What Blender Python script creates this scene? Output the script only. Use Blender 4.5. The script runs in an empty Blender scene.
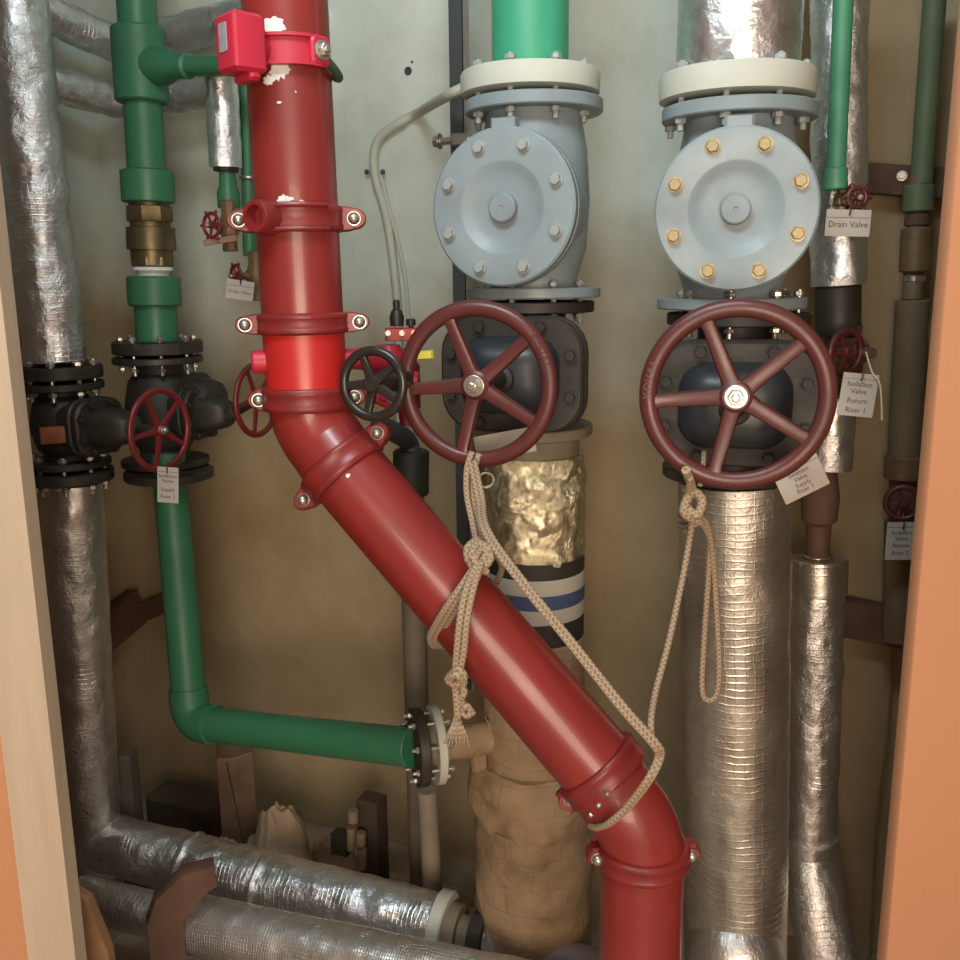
import bpy, math, random
from mathutils import Vector, Matrix, noise
V = Vector; PI = math.pi
random.seed(7)
C = bpy.context.scene.collection
# ---------------------------------------------------------------- camera, light, exposure
H = 1.42; PITCH = math.radians(12.0); ROLL = math.radians(-0.6); F = 960.0
CAM = V((0, 0, H))
_f = V((0, math.cos(PITCH), -math.sin(PITCH))); _r0 = V((1, 0, 0)); _u0 = V((0, math.sin(PITCH), math.cos(PITCH)))
_r = _r0*math.cos(ROLL) + _u0*math.sin(ROLL); _u = -_r0*math.sin(ROLL) + _u0*math.cos(ROLL)
cd = bpy.data.cameras.new('camera'); cam = bpy.data.objects.new('camera', cd); C.objects.link(cam)
cd.sensor_width = 36; cd.sensor_fit = 'HORIZONTAL'; cd.lens = 36.0; cd.clip_start = 0.02
M3 = Matrix((_r, _u, -_f)).transposed()
cam.matrix_world = Matrix.Translation(CAM) @ M3.to_4x4()
bpy.context.scene.camera = cam
vs = bpy.context.scene.view_settings
vs.view_transform = 'Standard'; vs.look = 'None'; vs.gamma = 1; vs.use_curve_mapping = False; vs.exposure = 0.0
W = bpy.data.worlds.new('world'); bpy.context.scene.world = W; W.use_nodes = True
W.node_tree.nodes['Background'].inputs[0].default_value = (1.0, 0.80, 0.62, 1)
W.node_tree.nodes['Background'].inputs[1].default_value = 0.30
def area(name, loc, target, sx, sy, power, col):
    ld = bpy.data.lights.new(name, 'AREA'); ld.shape = 'RECTANGLE'; ld.size = sx; ld.size_y = sy
    ld.energy = power; ld.color = col
    o = bpy.data.objects.new(name, ld); C.objects.link(o); o.location = loc
    o.rotation_euler = (V(target)-V(loc)).to_track_quat('-Z', 'Y').to_euler(); return o
area('ceiling_lamp', (-0.25, 0.50, 2.56), (0.05, 1.55, 1.5), 0.8, 0.35, 24, (0.80, 0.96, 1.0))
area('corridor_fill', (0.08, -1.3, 1.25), (-0.05, 1.0, 0.75), 1.25, 1.2, 58, (1.0, 0.82, 0.64))  # added warm fill behind the camera, in place of light off the corridor walls

# ---------------------------------------------------------------- placement helpers
def ray(px, py): return _f + _r*((px-480)/F) + _u*((480-py)/F)
def at(px, py, D):
    d = ray(px, py); return CAM + d*(D/d.y)
def rad(w, P): return w*0.5*((P-CAM).dot(_f))/F
YAW = math.radians(22)
WD = V((math.cos(YAW), -math.sin(YAW), 0)); WN = V((-math.sin(YAW), -math.cos(YAW), 0))   # along the back wall / out of it
CORNER = at(122, 400, 2.5); CORNER.z = 0
def onwall(px, py, off=0.0):
    d = ray(px, py); p0 = CORNER + WN*off
    return CAM + d*((p0-CAM).dot(WN)/d.dot(WN))
def onleft(px, py, off=0.0):
    d = ray(px, py); p0 = CORNER + WD*off
    return CAM + d*((p0-CAM).dot(WD)/d.dot(WD))
def nrm(deg): a = math.radians(deg); return V((-math.sin(a), -math.cos(a), 0))   # horizontal direction, degrees left of straight at the camera
def rightof(n): return V((0, 0, 1)).cross(n).normalized()
Z = V((0, 0, 1))
# ---------------------------------------------------------------- materials
def newmat(name):
    m = bpy.data.materials.new(name); m.use_nodes = True; nt = m.node_tree
    return m, nt, nt.nodes['Principled BSDF']
def nd(nt, t, **k):
    n = nt.nodes.new(t)
    for a, b in k.items(): setattr(n, a, b)
    return n
def noise_tex(nt, scale, detail=4, rough=.55, vec=None, dist=0):
    n = nd(nt, 'ShaderNodeTexNoise'); n.inputs['Scale'].default_value = scale; n.inputs['Detail'].default_value = detail
    n.inputs['Roughness'].default_value = rough; n.inputs['Distortion'].default_value = dist
    if vec is None:
        tc = nd(nt, 'ShaderNodeTexCoord'); vec = tc.outputs['Object']
    nt.links.new(vec, n.inputs['Vector']); return n
def ramp(nt, fac, stops):
    r = nd(nt, 'ShaderNodeValToRGB'); e = r.color_ramp.elements
    while len(e) < len(stops): e.new(0.5)
    for i, (p, c) in enumerate(stops):
        e[i].position = p; e[i].color = (*c, 1) if len(c) == 3 else c
    nt.links.new(fac, r.inputs[0]); return r
def mathn(nt, op, a, b=None, c=None):
    n = nd(nt, 'ShaderNodeMath', operation=op)
    for i, x in enumerate((a, b, c)):
        if x is None: continue
        if hasattr(x, 'links'): nt.links.new(x, n.inputs[i])
        else: n.inputs[i].default_value = x
    return n.outputs[0]
def bump(nt, b, h, strength=.4, dist=.003):
    n = nd(nt, 'ShaderNodeBump'); n.inputs['Strength'].default_value = strength; n.inputs['Distance'].default_value = dist
    nt.links.new(h, n.inputs['Height']); nt.links.new(n.outputs[0], b.inputs['Normal']); return n
def paint(name, col, rough=.45, metal=0, var=.25, scale=9, bmp=.12, bscale=60, dirt=None, coat=0, spec=.5):
    m, nt, b = newmat(name)
    n = noise_tex(nt, scale, 6)
    dk = tuple(c*(1-var) for c in col); lt = tuple(min(1, c*(1+var*.6)) for c in col)
    st = [(.3, dk), (.7, lt)]
    if dirt: st = [(.22, dirt), (.42, dk), (.75, lt)]
    r = ramp(nt, n.outputs[0], st); nt.links.new(r.outputs[0], b.inputs['Base Color'])
    rr = ramp(nt, n.outputs[0], [(.3, (min(1, rough*1.35),)*3), (.7, (rough*.85,)*3)]); nt.links.new(rr.outputs[0], b.inputs['Roughness'])
    b.inputs['Metallic'].default_value = metal; b.inputs['Coat Weight'].default_value = coat
    b.inputs['Specular IOR Level'].default_value = spec
    n2 = noise_tex(nt, bscale, 5); bump(nt, b, n2.outputs[0], bmp, .002)
    return m
def foil_mat(name, col, wr=.7, grid=1.0, sp=.013, rough=.27, ws=48, gm=(.44, .62)):
    m, nt, b = newmat(name)
    uv = nd(nt, 'ShaderNodeUVMap').outputs[0]
    dn = noise_tex(nt, 14, 3, vec=uv)
    sub = nd(nt, 'ShaderNodeVectorMath', operation='SUBTRACT'); nt.links.new(dn.outputs['Color'], sub.inputs[0]); sub.inputs[1].default_value = (.5, .5, .5)
    sc = nd(nt, 'ShaderNodeVectorMath', operation='SCALE'); nt.links.new(sub.outputs[0], sc.inputs[0]); sc.inputs['Scale'].default_value = .016
    ad = nd(nt, 'ShaderNodeVectorMath', operation='ADD'); nt.links.new(uv, ad.inputs[0]); nt.links.new(sc.outputs[0], ad.inputs[1])
    sx = nd(nt, 'ShaderNodeSeparateXYZ'); nt.links.new(ad.outputs[0], sx.inputs[0])
    def lines(o, s, w):
        f = mathn(nt, 'FRACT', mathn(nt, 'DIVIDE', o, s)); d = mathn(nt, 'ABSOLUTE', mathn(nt, 'SUBTRACT', f, .5))
        return mathn(nt, 'MAXIMUM', mathn(nt, 'SUBTRACT', 1.0, mathn(nt, 'DIVIDE', d, w)), 0.0)
    g = mathn(nt, 'MAXIMUM', lines(sx.outputs[1], sp, .16), mathn(nt, 'MULTIPLY', lines(sx.outputs[0], sp*1.25, .10), .45))
    mk = noise_tex(nt, 7, 2, vec=uv); mkr = ramp(nt, mk.outputs[0], [(gm[0], (.0,)*3), (gm[1], (1,)*3)])
    g = mathn(nt, 'MULTIPLY', mathn(nt, 'MULTIPLY', g, mkr.outputs[0]), grid)
    w1 = noise_tex(nt, ws, 6, .7, vec=uv, dist=.5)
    w1a = mathn(nt, 'ABSOLUTE', mathn(nt, 'SUBTRACT', w1.outputs[0], .5))
    w2 = noise_tex(nt, ws*.35, 4, .6, vec=uv, dist=.3)
    mk2 = noise_tex(nt, 5, 3, vec=uv); mk2r = ramp(nt, mk2.outputs[0], [(.38, (.25,)*3), (.62, (1,)*3)])
    wv = mathn(nt, 'ADD', mathn(nt, 'MULTIPLY', w1a, -2.6*wr), mathn(nt, 'MULTIPLY', mathn(nt, 'ABSOLUTE', mathn(nt, 'SUBTRACT', w2.outputs[0], .5)), -4.0*wr))
    h = mathn(nt, 'ADD', mathn(nt, 'MULTIPLY', wv, mk2r.outputs[0]), mathn(nt, 'MULTIPLY', g, .55))
    bump(nt, b, h, 1.0, .0022)
    cr = ramp(nt, w1.outputs[0], [(.3, tuple(c*.78 for c in col)), (.65, col)]); nt.links.new(cr.outputs[0], b.inputs['Base Color'])
    rr = ramp(nt, mk2.outputs[0], [(.3, (rough*.8,)*3), (.7, (rough*1.5,)*3)]); nt.links.new(rr.outputs[0], b.inputs['Roughness'])
    b.inputs['Metallic'].default_value = .92
    return m
foil = foil_mat('aluminium_foil', (.80, .82, .84), .9, .5, .010)
foil_dull = foil_mat('aluminium_foil_dull', (.66, .63, .60), .8, .6, .011, rough=.33)
foil_warm = foil_mat('aluminium_foil_scrim', (.60, .565, .50), .4, .5, .0125, rough=.34, gm=(.36, .55))
foil_rib = foil_mat('aluminium_foil_ribbed', (.78, .77, .75), .25, .8, .0050, rough=.33, gm=(.25, .4))
foil_gold = foil_mat('aluminium_foil_crumpled', (.88, .80, .56), 2.2, 0, rough=.12, ws=42)
RED = paint('red_pipe_paint', (.225, .022, .020), .33, var=.22, scale=5, bmp=.06, coat=.15)
REDB = paint('bright_red_paint', (.46, .020, .020), .34, var=.12, scale=6, bmp=.04)
REDC = paint('clamp_red_paint', (.20, .018, .018), .38, var=.3, scale=18, bmp=.3)
REDP = paint('pinkish_red_enamel', (.46, .022, .050), .38, var=.08, bmp=.04)
GREEN = paint('green_plastic_pipe', (.034, .155, .080), .42, var=.16, scale=5, bmp=.04)
GREENL = paint('light_green_plastic', (.05, .34, .20), .36, var=.08, scale=5, bmp=.03)
GREY = paint('blue_grey_paint', (.25, .315, .345), .42, var=.16, scale=9, bmp=.16, dirt=(.17, .19, .19))
CREAM = paint('cream_plastic', (.50, .52, .46), .5, var=.08, bmp=.05)
CONDM = paint('ivory_conduit', (.50, .52, .45), .5, var=.1, bmp=.05)
BLACK = paint('black_iron', (.032, .027, .022), .5, var=.4, scale=14, bmp=.35, dirt=(.07, .055, .04))
BLUEB = paint('blue_black_enamel', (.024, .028, .035), .36, var=.3, scale=7, bmp=.06)
MAROON = paint('maroon_enamel', (.088, .020, .019), .36, var=.18, scale=12, bmp=.15)
MAROON2 = paint('crimson_enamel', (.15, .016, .018), .35, var=.2, scale=12, bmp=.15)
BLKW = paint('gloss_black_enamel', (.020, .016, .014), .28, var=.2, bmp=.12)
BRASS = paint('aged_bronze', (.16, .125, .065), .42, .75, var=.35, scale=20, bmp=.2)
YBRASS = paint('yellow_zinc_plate', (.35, .29, .17), .45, .5, var=.2, scale=40, bmp=.2)
ZINC = paint('zinc_plate', (.50, .49, .45), .3, .85, var=.2, scale=50, bmp=.2)
STEELB = paint('painted_bolt', (.33, .37, .37), .45, .1, var=.2, scale=50, bmp=.2)
GREYG = paint('tan_overspray_flange', (.20, .17, .115), .6, var=.3, scale=14, bmp=.3)
ORANGE = paint('orange_wall_paint', (.52, .245, .13), .65, var=.05, scale=2.5, bmp=.06, bscale=160)
RUST = paint('brown_primer_steel', (.115, .060, .040), .65, var=.25, scale=12, bmp=.3)
PAPER = paint('paper_tag', (.38, .355, .32), .7, var=.07, bmp=.03)
INK = paint('printed_ink', (.05, .045, .045), .7, var=.1, bmp=0)
BLKP = paint('black_plastic', (.02, .019, .018), .4, var=.2, bmp=.05)
YEL = paint('yellow_vinyl', (.62, .55, .02), .4, var=.1, bmp=.05)
STICK = paint('grey_sticker', (.30, .29, .33), .4, var=.2, scale=60, bmp=.02)
WHITE = paint('bare_white_primer', (.66, .68, .66), .7, var=.15, scale=60, bmp=.2)
DARKPIPE = paint('dark_pipe', (.05, .06, .065), .45, var=.2, bmp=.1)
GREYP = paint('grey_drain_pipe', (.17, .14, .105), .6, var=.25, scale=6, bmp=.1)
BLUET = paint('blue_band', (.05, .08, .17), .5, var=.1, bmp=.05)
BLKT = paint('dark_band', (.03, .028, .022), .5, var=.2, bmp=.1)
WHT = paint('white_band', (.46, .43, .36), .55, var=.1, bmp=.05)
COPPER = paint('rusty_name_plate', (.20, .055, .022), .5, .3, var=.3, scale=30, bmp=.15)
FOAM = paint('plaster_lump', (.42, .33, .24), .9, var=.35, scale=12, bmp=1, bscale=30)
WIRE = paint('olive_wire', (.26, .2, .08), .6, var=.1, bmp=0)
GOLDB = paint('dull_valve_brass', (.20, .13, .07), .45, .4, var=.3, scale=25, bmp=.2)
def mat_cloth():
    m, nt, b = newmat('cloth_wrapped_insulation')
    n = noise_tex(nt, 7, 8, .6); r = ramp(nt, n.outputs[0], [(.25, (.12, .075, .04)), (.48, (.30, .205, .12)), (.72, (.40, .29, .18))])
    uv = nd(nt, 'ShaderNodeUVMap').outputs[0]; br = nd(nt, 'ShaderNodeTexBrick'); nt.links.new(uv, br.inputs['Vector'])
    br.inputs['Scale'].default_value = 1; br.inputs['Brick Width'].default_value = .11; br.inputs['Row Height'].default_value = .055; br.inputs['Mortar Size'].default_value = .0022
    br.inputs['Mortar Smooth'].default_value = .6
    mx = nd(nt, 'ShaderNodeMix', data_type='RGBA'); nt.links.new(mathn(nt, 'MULTIPLY', br.outputs['Fac'], .08), mx.inputs[0])
    nt.links.new(r.outputs[0], mx.inputs[6]); mx.inputs[7].default_value = (.09, .05, .03, 1)
    nt.links.new(mx.outputs[2], b.inputs['Base Color']); b.inputs['Roughness'].default_value = .85
    n2 = noise_tex(nt, 32, 8, .7, dist=.6); bump(nt, b, mathn(nt, 'SUBTRACT', n2.outputs[0], mathn(nt, 'MULTIPLY', br.outputs['Fac'], .1)), 1, .006)
    return m
CLOTH = mat_cloth()
def mat_wall():
    m, nt, b = newmat('tan_to_pale_plaster')
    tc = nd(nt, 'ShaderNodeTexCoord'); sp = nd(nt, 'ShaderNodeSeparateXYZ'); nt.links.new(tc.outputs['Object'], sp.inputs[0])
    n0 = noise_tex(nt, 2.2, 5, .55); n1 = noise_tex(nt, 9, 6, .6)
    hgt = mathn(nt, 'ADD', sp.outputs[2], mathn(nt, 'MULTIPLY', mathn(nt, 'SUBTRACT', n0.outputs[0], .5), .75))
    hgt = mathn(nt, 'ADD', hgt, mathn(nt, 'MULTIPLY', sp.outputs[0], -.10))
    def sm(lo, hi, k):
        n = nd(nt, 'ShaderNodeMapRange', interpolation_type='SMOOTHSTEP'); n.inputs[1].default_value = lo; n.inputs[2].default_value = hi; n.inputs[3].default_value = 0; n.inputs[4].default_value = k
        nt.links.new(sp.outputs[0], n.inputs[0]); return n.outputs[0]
    hgt = mathn(nt, 'ADD', hgt, sm(.30, .62, -.75)); hgt = mathn(nt, 'ADD', hgt, sm(-.45, -.85, -.22))  # tan reaches higher towards the right and left ends of the wall
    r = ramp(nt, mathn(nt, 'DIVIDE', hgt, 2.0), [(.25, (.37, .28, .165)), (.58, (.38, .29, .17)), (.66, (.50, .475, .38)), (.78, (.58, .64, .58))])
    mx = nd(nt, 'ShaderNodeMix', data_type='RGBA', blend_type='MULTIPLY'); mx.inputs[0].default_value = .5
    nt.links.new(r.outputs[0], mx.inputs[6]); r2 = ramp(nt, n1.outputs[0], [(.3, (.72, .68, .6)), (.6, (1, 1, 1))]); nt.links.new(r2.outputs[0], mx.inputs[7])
    nt.links.new(mx.outputs[2], b.inputs['Base Color']); b.inputs['Roughness'].default_value = .7
    n2 = noise_tex(nt, 25, 8, .6); bump(nt, b, n2.outputs[0], .5, .004); return m
WALL = mat_wall()
def mat_wood():
    m, nt, b = newmat('pale_wood')
    tc = nd(nt, 'ShaderNodeTexCoord'); mp = nd(nt, 'ShaderNodeMapping'); mp.inputs['Scale'].default_value = (14, 14, 1.1); nt.links.new(tc.outputs['Object'], mp.inputs[0])
    n = noise_tex(nt, 1.6, 6, .6, vec=mp.outputs[0], dist=1); r = ramp(nt, n.outputs[0], [(.3, (.42, .335, .245)), (.7, (.50, .41, .31))])
    nt.links.new(r.outputs[0], b.inputs['Base Color']); b.inputs['Roughness'].default_value = .6; bump(nt, b, n.outputs[0], .15, .002); return m
WOOD = mat_wood()
CONC = paint('rough_concrete', (.34, .26, .19), .9, var=.4, scale=5, bmp=1, bscale=22)
def mat_rope():
    m, nt, b = newmat('braided_rope'); uv = nd(nt, 'ShaderNodeUVMap').outputs[0]
    sx = nd(nt, 'ShaderNodeSeparateXYZ'); nt.links.new(uv, sx.inputs[0])
    a = mathn(nt, 'SINE', mathn(nt, 'ADD', mathn(nt, 'MULTIPLY', sx.outputs[1], 900), mathn(nt, 'MULTIPLY', sx.outputs[0], 560)))
    c = mathn(nt, 'SINE', mathn(nt, 'SUBTRACT', mathn(nt, 'MULTIPLY', sx.outputs[1], 900), mathn(nt, 'MULTIPLY', sx.outputs[0], 560)))
    h = mathn(nt, 'MAXIMUM', a, c); r = ramp(nt, h, [(.0, (.23, .165, .11)), (.8, (.38, .29, .20))])
    nt.links.new(r.outputs[0], b.inputs['Base Color']); b.inputs['Roughness'].default_value = .9; bump(nt, b, h, .45, .0008); return m
ROPE = mat_rope()

# ---------------------------------------------------------------- mesh building
class MB:
    def __init__(s): s.v = []; s.f = []; s.uv = []
    def face(s, idx, uvs=None):
        s.f.append(tuple(idx)); s.uv.append(uvs if uvs else [(s.v[i][0], s.v[i][2]) for i in idx])
    def build(s, name, mat, parent=None, origin=V((0, 0, 0)), sharp=35, label=None):
        me = bpy.data.meshes.new(name); me.from_pydata([tuple(V(p)-origin) for p in s.v], [], s.f)
        ul = me.uv_layers.new(name='uv'); k = 0
        for fu in s.uv:
            for t in fu: ul.data[k].uv = t; k += 1
        me.materials.append(mat)
        for p in me.polygons: p.use_smooth = True
        me.set_sharp_from_angle(angle=math.radians(sharp)); me.update()
        o = bpy.data.objects.new(name, me); C.objects.link(o)
        if parent: o.parent = parent
        if label: o['label'] = label
        return o
def frame(n):
    n = V(n).normalized(); a = Z if abs(n.z) < .95 else V((0, -1, 0))
    x = a.cross(n).normalized(); return x, n.cross(x).normalized(), n
def sweep(mb, pts, radii, seg=32, cap=True, disp=0, dscale=20, up=None):
    pts = [V(p) for p in pts]; n = len(pts); T = []
    for i in range(n):
        t = pts[min(i+1, n-1)] - pts[max(i-1, 0)]
        if t.length < 1e-9: t = T[-1] if T else V((0, 0, 1))
        T.append(t.normalized())
    x = V(up).cross(T[0]).normalized() if up is not None else frame(T[0])[0]
    base = len(mb.v); L = 0; Ls = []; frs = []
    rref = max(radii)
    for i in range(n):
        if i: L += (pts[i]-pts[i-1]).length
        x = (x - T[i]*x.dot(T[i])).normalized(); y = T[i].cross(x); Ls.append(L if i == 0 or (pts[i]-pts[i-1]).length > 1e-6 else L)
        for j in range(seg):
            a = 2*PI*j/seg; d = x*math.cos(a)+y*math.sin(a); r = radii[i]
            p = pts[i]+d*r
            if disp: p = p + d*disp*(noise.noise(p*dscale)+.5*noise.noise(p*dscale*2.7))
            mb.v.append(p)
    for i in range(n-1):
        for j in range(seg):
            a = base+i*seg+j; b2 = base+i*seg+(j+1) % seg
            u0 = 2*PI*j/seg*rref; u1 = 2*PI*(j+1)/seg*rref
            v0 = Ls[i]; v1 = Ls[i+1]
            if v1 == v0: v0 += radii[i]*.7; v1 += radii[i+1]*.7
            mb.face((a, b2, b2+seg, a+seg), [(u0, v0), (u1, v0), (u1, v1), (u0, v1)])
    if cap:
        for k, fl in ((0, True), (n-1, False)):
            if radii[k] < 1e-5: continue
            idx = [base+k*seg+j for j in range(seg)]
            if fl: idx.reverse()
            mb.face(idx)
    return mb
def lathe(mb, A, axis, prof, seg=40, cap=True, disp=0):
    """prof: (distance along axis, radius)"""
    A = V(A); ax = V(axis).normalized(); x, y, _ = frame(ax); base = len(mb.v); rref = max(r for _, r in prof)
    for t, r in prof:
        for j in range(seg):
            a = 2*PI*j/seg; d = x*math.cos(a)+y*math.sin(a); p = A+ax*t+d*r
            if disp: p = p+d*disp*(noise.noise(p*22)+.5*noise.noise(p*50))
            mb.v.append(p)
    for i in range(len(prof)-1):
        for j in range(seg):
            a = base+i*seg+j; b2 = base+i*seg+(j+1) % seg; u0 = 2*PI*j/seg*rref; u1 = 2*PI*(j+1)/seg*rref
            v0 = prof[i][0]; v1 = prof[i+1][0]
            if abs(v1-v0) < 1e-6: v1 = v0+abs(prof[i+1][1]-prof[i][1])
            mb.face((a, b2, b2+seg, a+seg), [(u0, v0), (u1, v0), (u1, v1), (u0, v1)])
    if cap:
        if prof[0][1] > 1e-5: mb.face([base+j for j in range(seg)][::-1])
        if prof[-1][1] > 1e-5: mb.face([base+(len(prof)-1)*seg+j for j in range(seg)])
    return mb
def cyl(mb, A, B, r, seg=32, bev=.0015):
    A = V(A); B = V(B); L = (B-A).length; bev = min(bev, L*.3, r*.3)
    return lathe(mb, A, B-A, [(0, r-bev), (bev, r), (L-bev, r), (L, r-bev)], seg)
def curve(pts, n=8, closed=False):
    P = [V(p) for p in pts]; out = []; m = len(P)
    for i in range(m if closed else m-1):
        p0 = P[(i-1) % m] if (i or closed) else P[0]; p1 = P[i]; p2 = P[(i+1) % m]; p3 = P[(i+2) % m] if (closed or i+2 < m) else P[-1]
        for k in range(n):
            t = k/n; out.append(.5*((2*p1)+(p2-p0)*t+(2*p0-5*p1+4*p2-p3)*t*t+(3*p1-p0-3*p2+p3)*t**3))
    if not closed: out.append(P[-1])
    return out
def bend(P0, P1, P2, rb, n=12):
    """points of an arc rounding the corner P1"""
    P0, P1, P2 = V(P0), V(P1), V(P2); a = (P0-P1).normalized(); b = (P2-P1).normalized()
    ang = a.angle(b); t = rb/math.tan(ang/2); s = P1+a*t; e = P1+b*t
    c = P1+(a+b).normalized()*(rb/math.sin(ang/2)); out = []
    va = s-c; vb = e-c; th = va.angle(vb)
    for k in range(n+1):
        u = k/n; out.append(c+(va*math.sin((1-u)*th)+vb*math.sin(u*th))/math.sin(th))
    return out
def straight(A, B, step=.01):
    A = V(A); B = V(B); n = max(1, int((B-A).length/step)); return [A.lerp(B, i/n) for i in range(n+1)]
def ring(mb, c, n, R, r, seg=64, rs=14, flat=1.0):
    x, y, n = frame(n); c = V(c); base = len(mb.v)
    for i in range(seg):
        a = 2*PI*i/seg; d = x*math.cos(a)+y*math.sin(a)
        for j in range(rs):
            b = 2*PI*j/rs; mb.v.append(c+d*(R+r*math.cos(b))+n*(r*flat*math.sin(b)))
    for i in range(seg):
        for j in range(rs):
            a = base+i*rs+j; b = base+i*rs+(j+1) % rs; c2 = base+((i+1) % seg)*rs+(j+1) % rs; d = base+((i+1) % seg)*rs+j
            mb.face((a, d, c2, b), [(i*.01, j*.01), (i*.01+.01, j*.01), (i*.01+.01, j*.01+.01), (i*.01, j*.01+.01)])
    return mb
def prism(mb, outline, c, x, y, n, t, bev=.0):
    """extrude a 2D outline (counter-clockwise in x,y) from -t/2 to t/2 along n, with a chamfer"""
    c = V(c); k = len(outline); base = len(mb.v)
    cx = sum(p[0] for p in outline)/k; cy = sum(p[1] for p in outline)/k
    mx = max(max(abs(p[0]-cx), abs(p[1]-cy)) for p in outline)
    s = 1-bev/max(mx, 1e-6)
    for (z, sc) in ((-t/2, s), (-t/2+bev, 1), (t/2-bev, 1), (t/2, s)):
        for p in outline: mb.v.append(c+x*(cx+(p[0]-cx)*sc)+y*(cy+(p[1]-cy)*sc)+n*z)
    for r in range(3):
        for i in range(k):
            a = base+r*k+i; b = base+r*k+(i+1) % k; mb.face((a, b, b+k, a+k))
    mb.face([base+i for i in range(k)][::-1]); mb.face([base+3*k+i for i in range(k)])
    return mb
def box(mb, c, x, y, n, sx, sy, sz, bev=.002):
    o = [(-sx/2, -sy/2), (sx/2, -sy/2), (sx/2, sy/2), (-sx/2, sy/2)]; return prism(mb, o, c, V(x), V(y), V(n), sz, min(bev, sz*.3))
def rrect(w, h, r, n=5):
    out = []
    for (cx, cy, a0) in ((w/2-r, h/2-r, 0), (-w/2+r, h/2-r, 90), (-w/2+r, -h/2+r, 180), (w/2-r, -h/2+r, 270)):
        for k in range(n+1):
            a = math.radians(a0+90*k/n); out.append((cx+r*math.cos(a), cy+r*math.sin(a)))
    return out
def ball(mb, c, n, r, h, seg=24, rows=7):
    """a dome of radius r and height h along n"""
    lathe(mb, c, n, [(h*math.sin(PI/2*i/rows), r*math.cos(PI/2*i/rows)+1e-4) for i in range(rows+1)], seg)
# shared bolt meshes, local Z out of the surface
def bolt_mesh(kind, mat, s, L=0):
    key = (kind, mat.name, round(s, 4), round(L, 4))
    if key in BM: return BM[key]
    m = MB(); O = V((0, 0, 0))
    hexo = [(s*math.cos(PI/3*i), s*math.sin(PI/3*i)) for i in range(6)]
    X, Y = V((1, 0, 0)), V((0, 1, 0))
    if kind == 'hex':
        lathe(m, O, Z, [(0, s*1.25), (.0018, s*1.25)], 16); prism(m, hexo, Z*(s*.45+.0018), X, Y, Z, s*.9, s*.12)
    if kind == 'nut':
        lathe(m, O, Z, [(0, s*1.45), (.0025, s*1.45), (.003, s*1.35)], 20); prism(m, hexo, Z*(s*.4+.003), X, Y, Z, s*.8, s*.12)
        lathe(m, Z*(s*.8+.003), Z, [(0, s*.55), (s*.3, s*.55), (s*.4, s*.4)], 14)
    if kind == 'dome':
        lathe(m, O, Z, [(0, s*1.12), (.0015, s*1.12)], 20); ball(m, Z*.0015, Z, s, s*1.1, 16, 5)
    if kind == 'stud':    # a rod with a nut at each end, length L below the origin
        prism(m, hexo, Z*(s*.45), X, Y, Z, s*.9, s*.12); prism(m, hexo, Z*(-L-s*.45), X, Y, Z, s*.9, s*.12)
        lathe(m, Z*(-L-s*2.1), Z, [(0, s*.45), (.001, s*.55), (L+s*3.2, s*.55), (L+s*3.3, s*.45)], 12)
    o = m.build('bolt', mat, sharp=25); me = o.data; bpy.data.objects.remove(o); BM[key] = me; return me
BM = {}
def bolt(root, p, n, kind='hex', mat=ZINC, s=.008, L=0, name='bolt', rot=0, parent=None):
    me = bolt_mesh(kind, mat, s, L); o = bpy.data.objects.new(name, me); C.objects.link(o); o.parent = parent or root
    x, y, n = frame(n); R = Matrix((x, y, n)).transposed().to_4x4() @ Matrix.Rotation(rot, 4, 'Z')
    o.matrix_local = Matrix.Translation(V(p)-root.location) @ R; return o
def bolts(root, c, n, R, k, phase=0, **kw):
    x, y, nn = frame(n)
    for i in range(k):
        a = 2*PI*(i+phase)/k; bolt(root, V(c)+x*math.cos(a)*R+y*math.sin(a)*R, n, rot=a, **kw)
def thing(name, label, cat, loc, group=None):
    o = bpy.data.objects.new(name, None); C.objects.link(o); o.location = loc; o.empty_display_size = .05
    o['label'] = label; o['category'] = cat
    if group: o['group'] = group
    return o
class T:
    def __init__(s, name, label, cat, loc, group=None): s.o = thing(name, label, cat, loc, group); s.loc = V(loc)
    def part(s, name, mb, mat, parent=None, label=None, sharp=35): return mb.build(name, mat, parent or s.o, s.loc, sharp, label)
def single(name, mb, mat, label, cat, group=None, sharp=35):
    c = sum((V(v) for v in mb.v), V((0, 0, 0)))/len(mb.v); zmin = min(V(v).z for v in mb.v); c.z = zmin
    o = mb.build(name, mat, None, c, sharp, label); o.location = c; o['category'] = cat
    if group: o['group'] = group
    return o
def struct(name, mb, mat):
    o = mb.build(name, mat); o['kind'] = 'structure'; return o
FONTC = {}
def text_part(t, s, c, x, y, n, size, mat, parent=None, name='print', th=.0002, label=None):
    cu = bpy.data.curves.new(name, 'FONT'); cu.body = s; cu.size = size; cu.align_x = 'CENTER'; cu.align_y = 'CENTER'; cu.extrude = th; cu.resolution_u = 2
    tmp = bpy.data.objects.new('tmp_text', cu); C.objects.link(tmp)
    me = bpy.data.meshes.new_from_object(tmp.evaluated_get(bpy.context.evaluated_depsgraph_get())); bpy.data.objects.remove(tmp)
    me.name = name; me.materials.clear(); me.materials.append(mat)
    R = Matrix((V(x).normalized(), V(y).normalized(), V(n).normalized())).transposed().to_4x4()
    me.transform(Matrix.Translation(V(c)-t.loc) @ R)
    o = bpy.data.objects.new(name, me); C.objects.link(o); o.parent = parent or t.o
    if label: o['label'] = label
    return o

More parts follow.
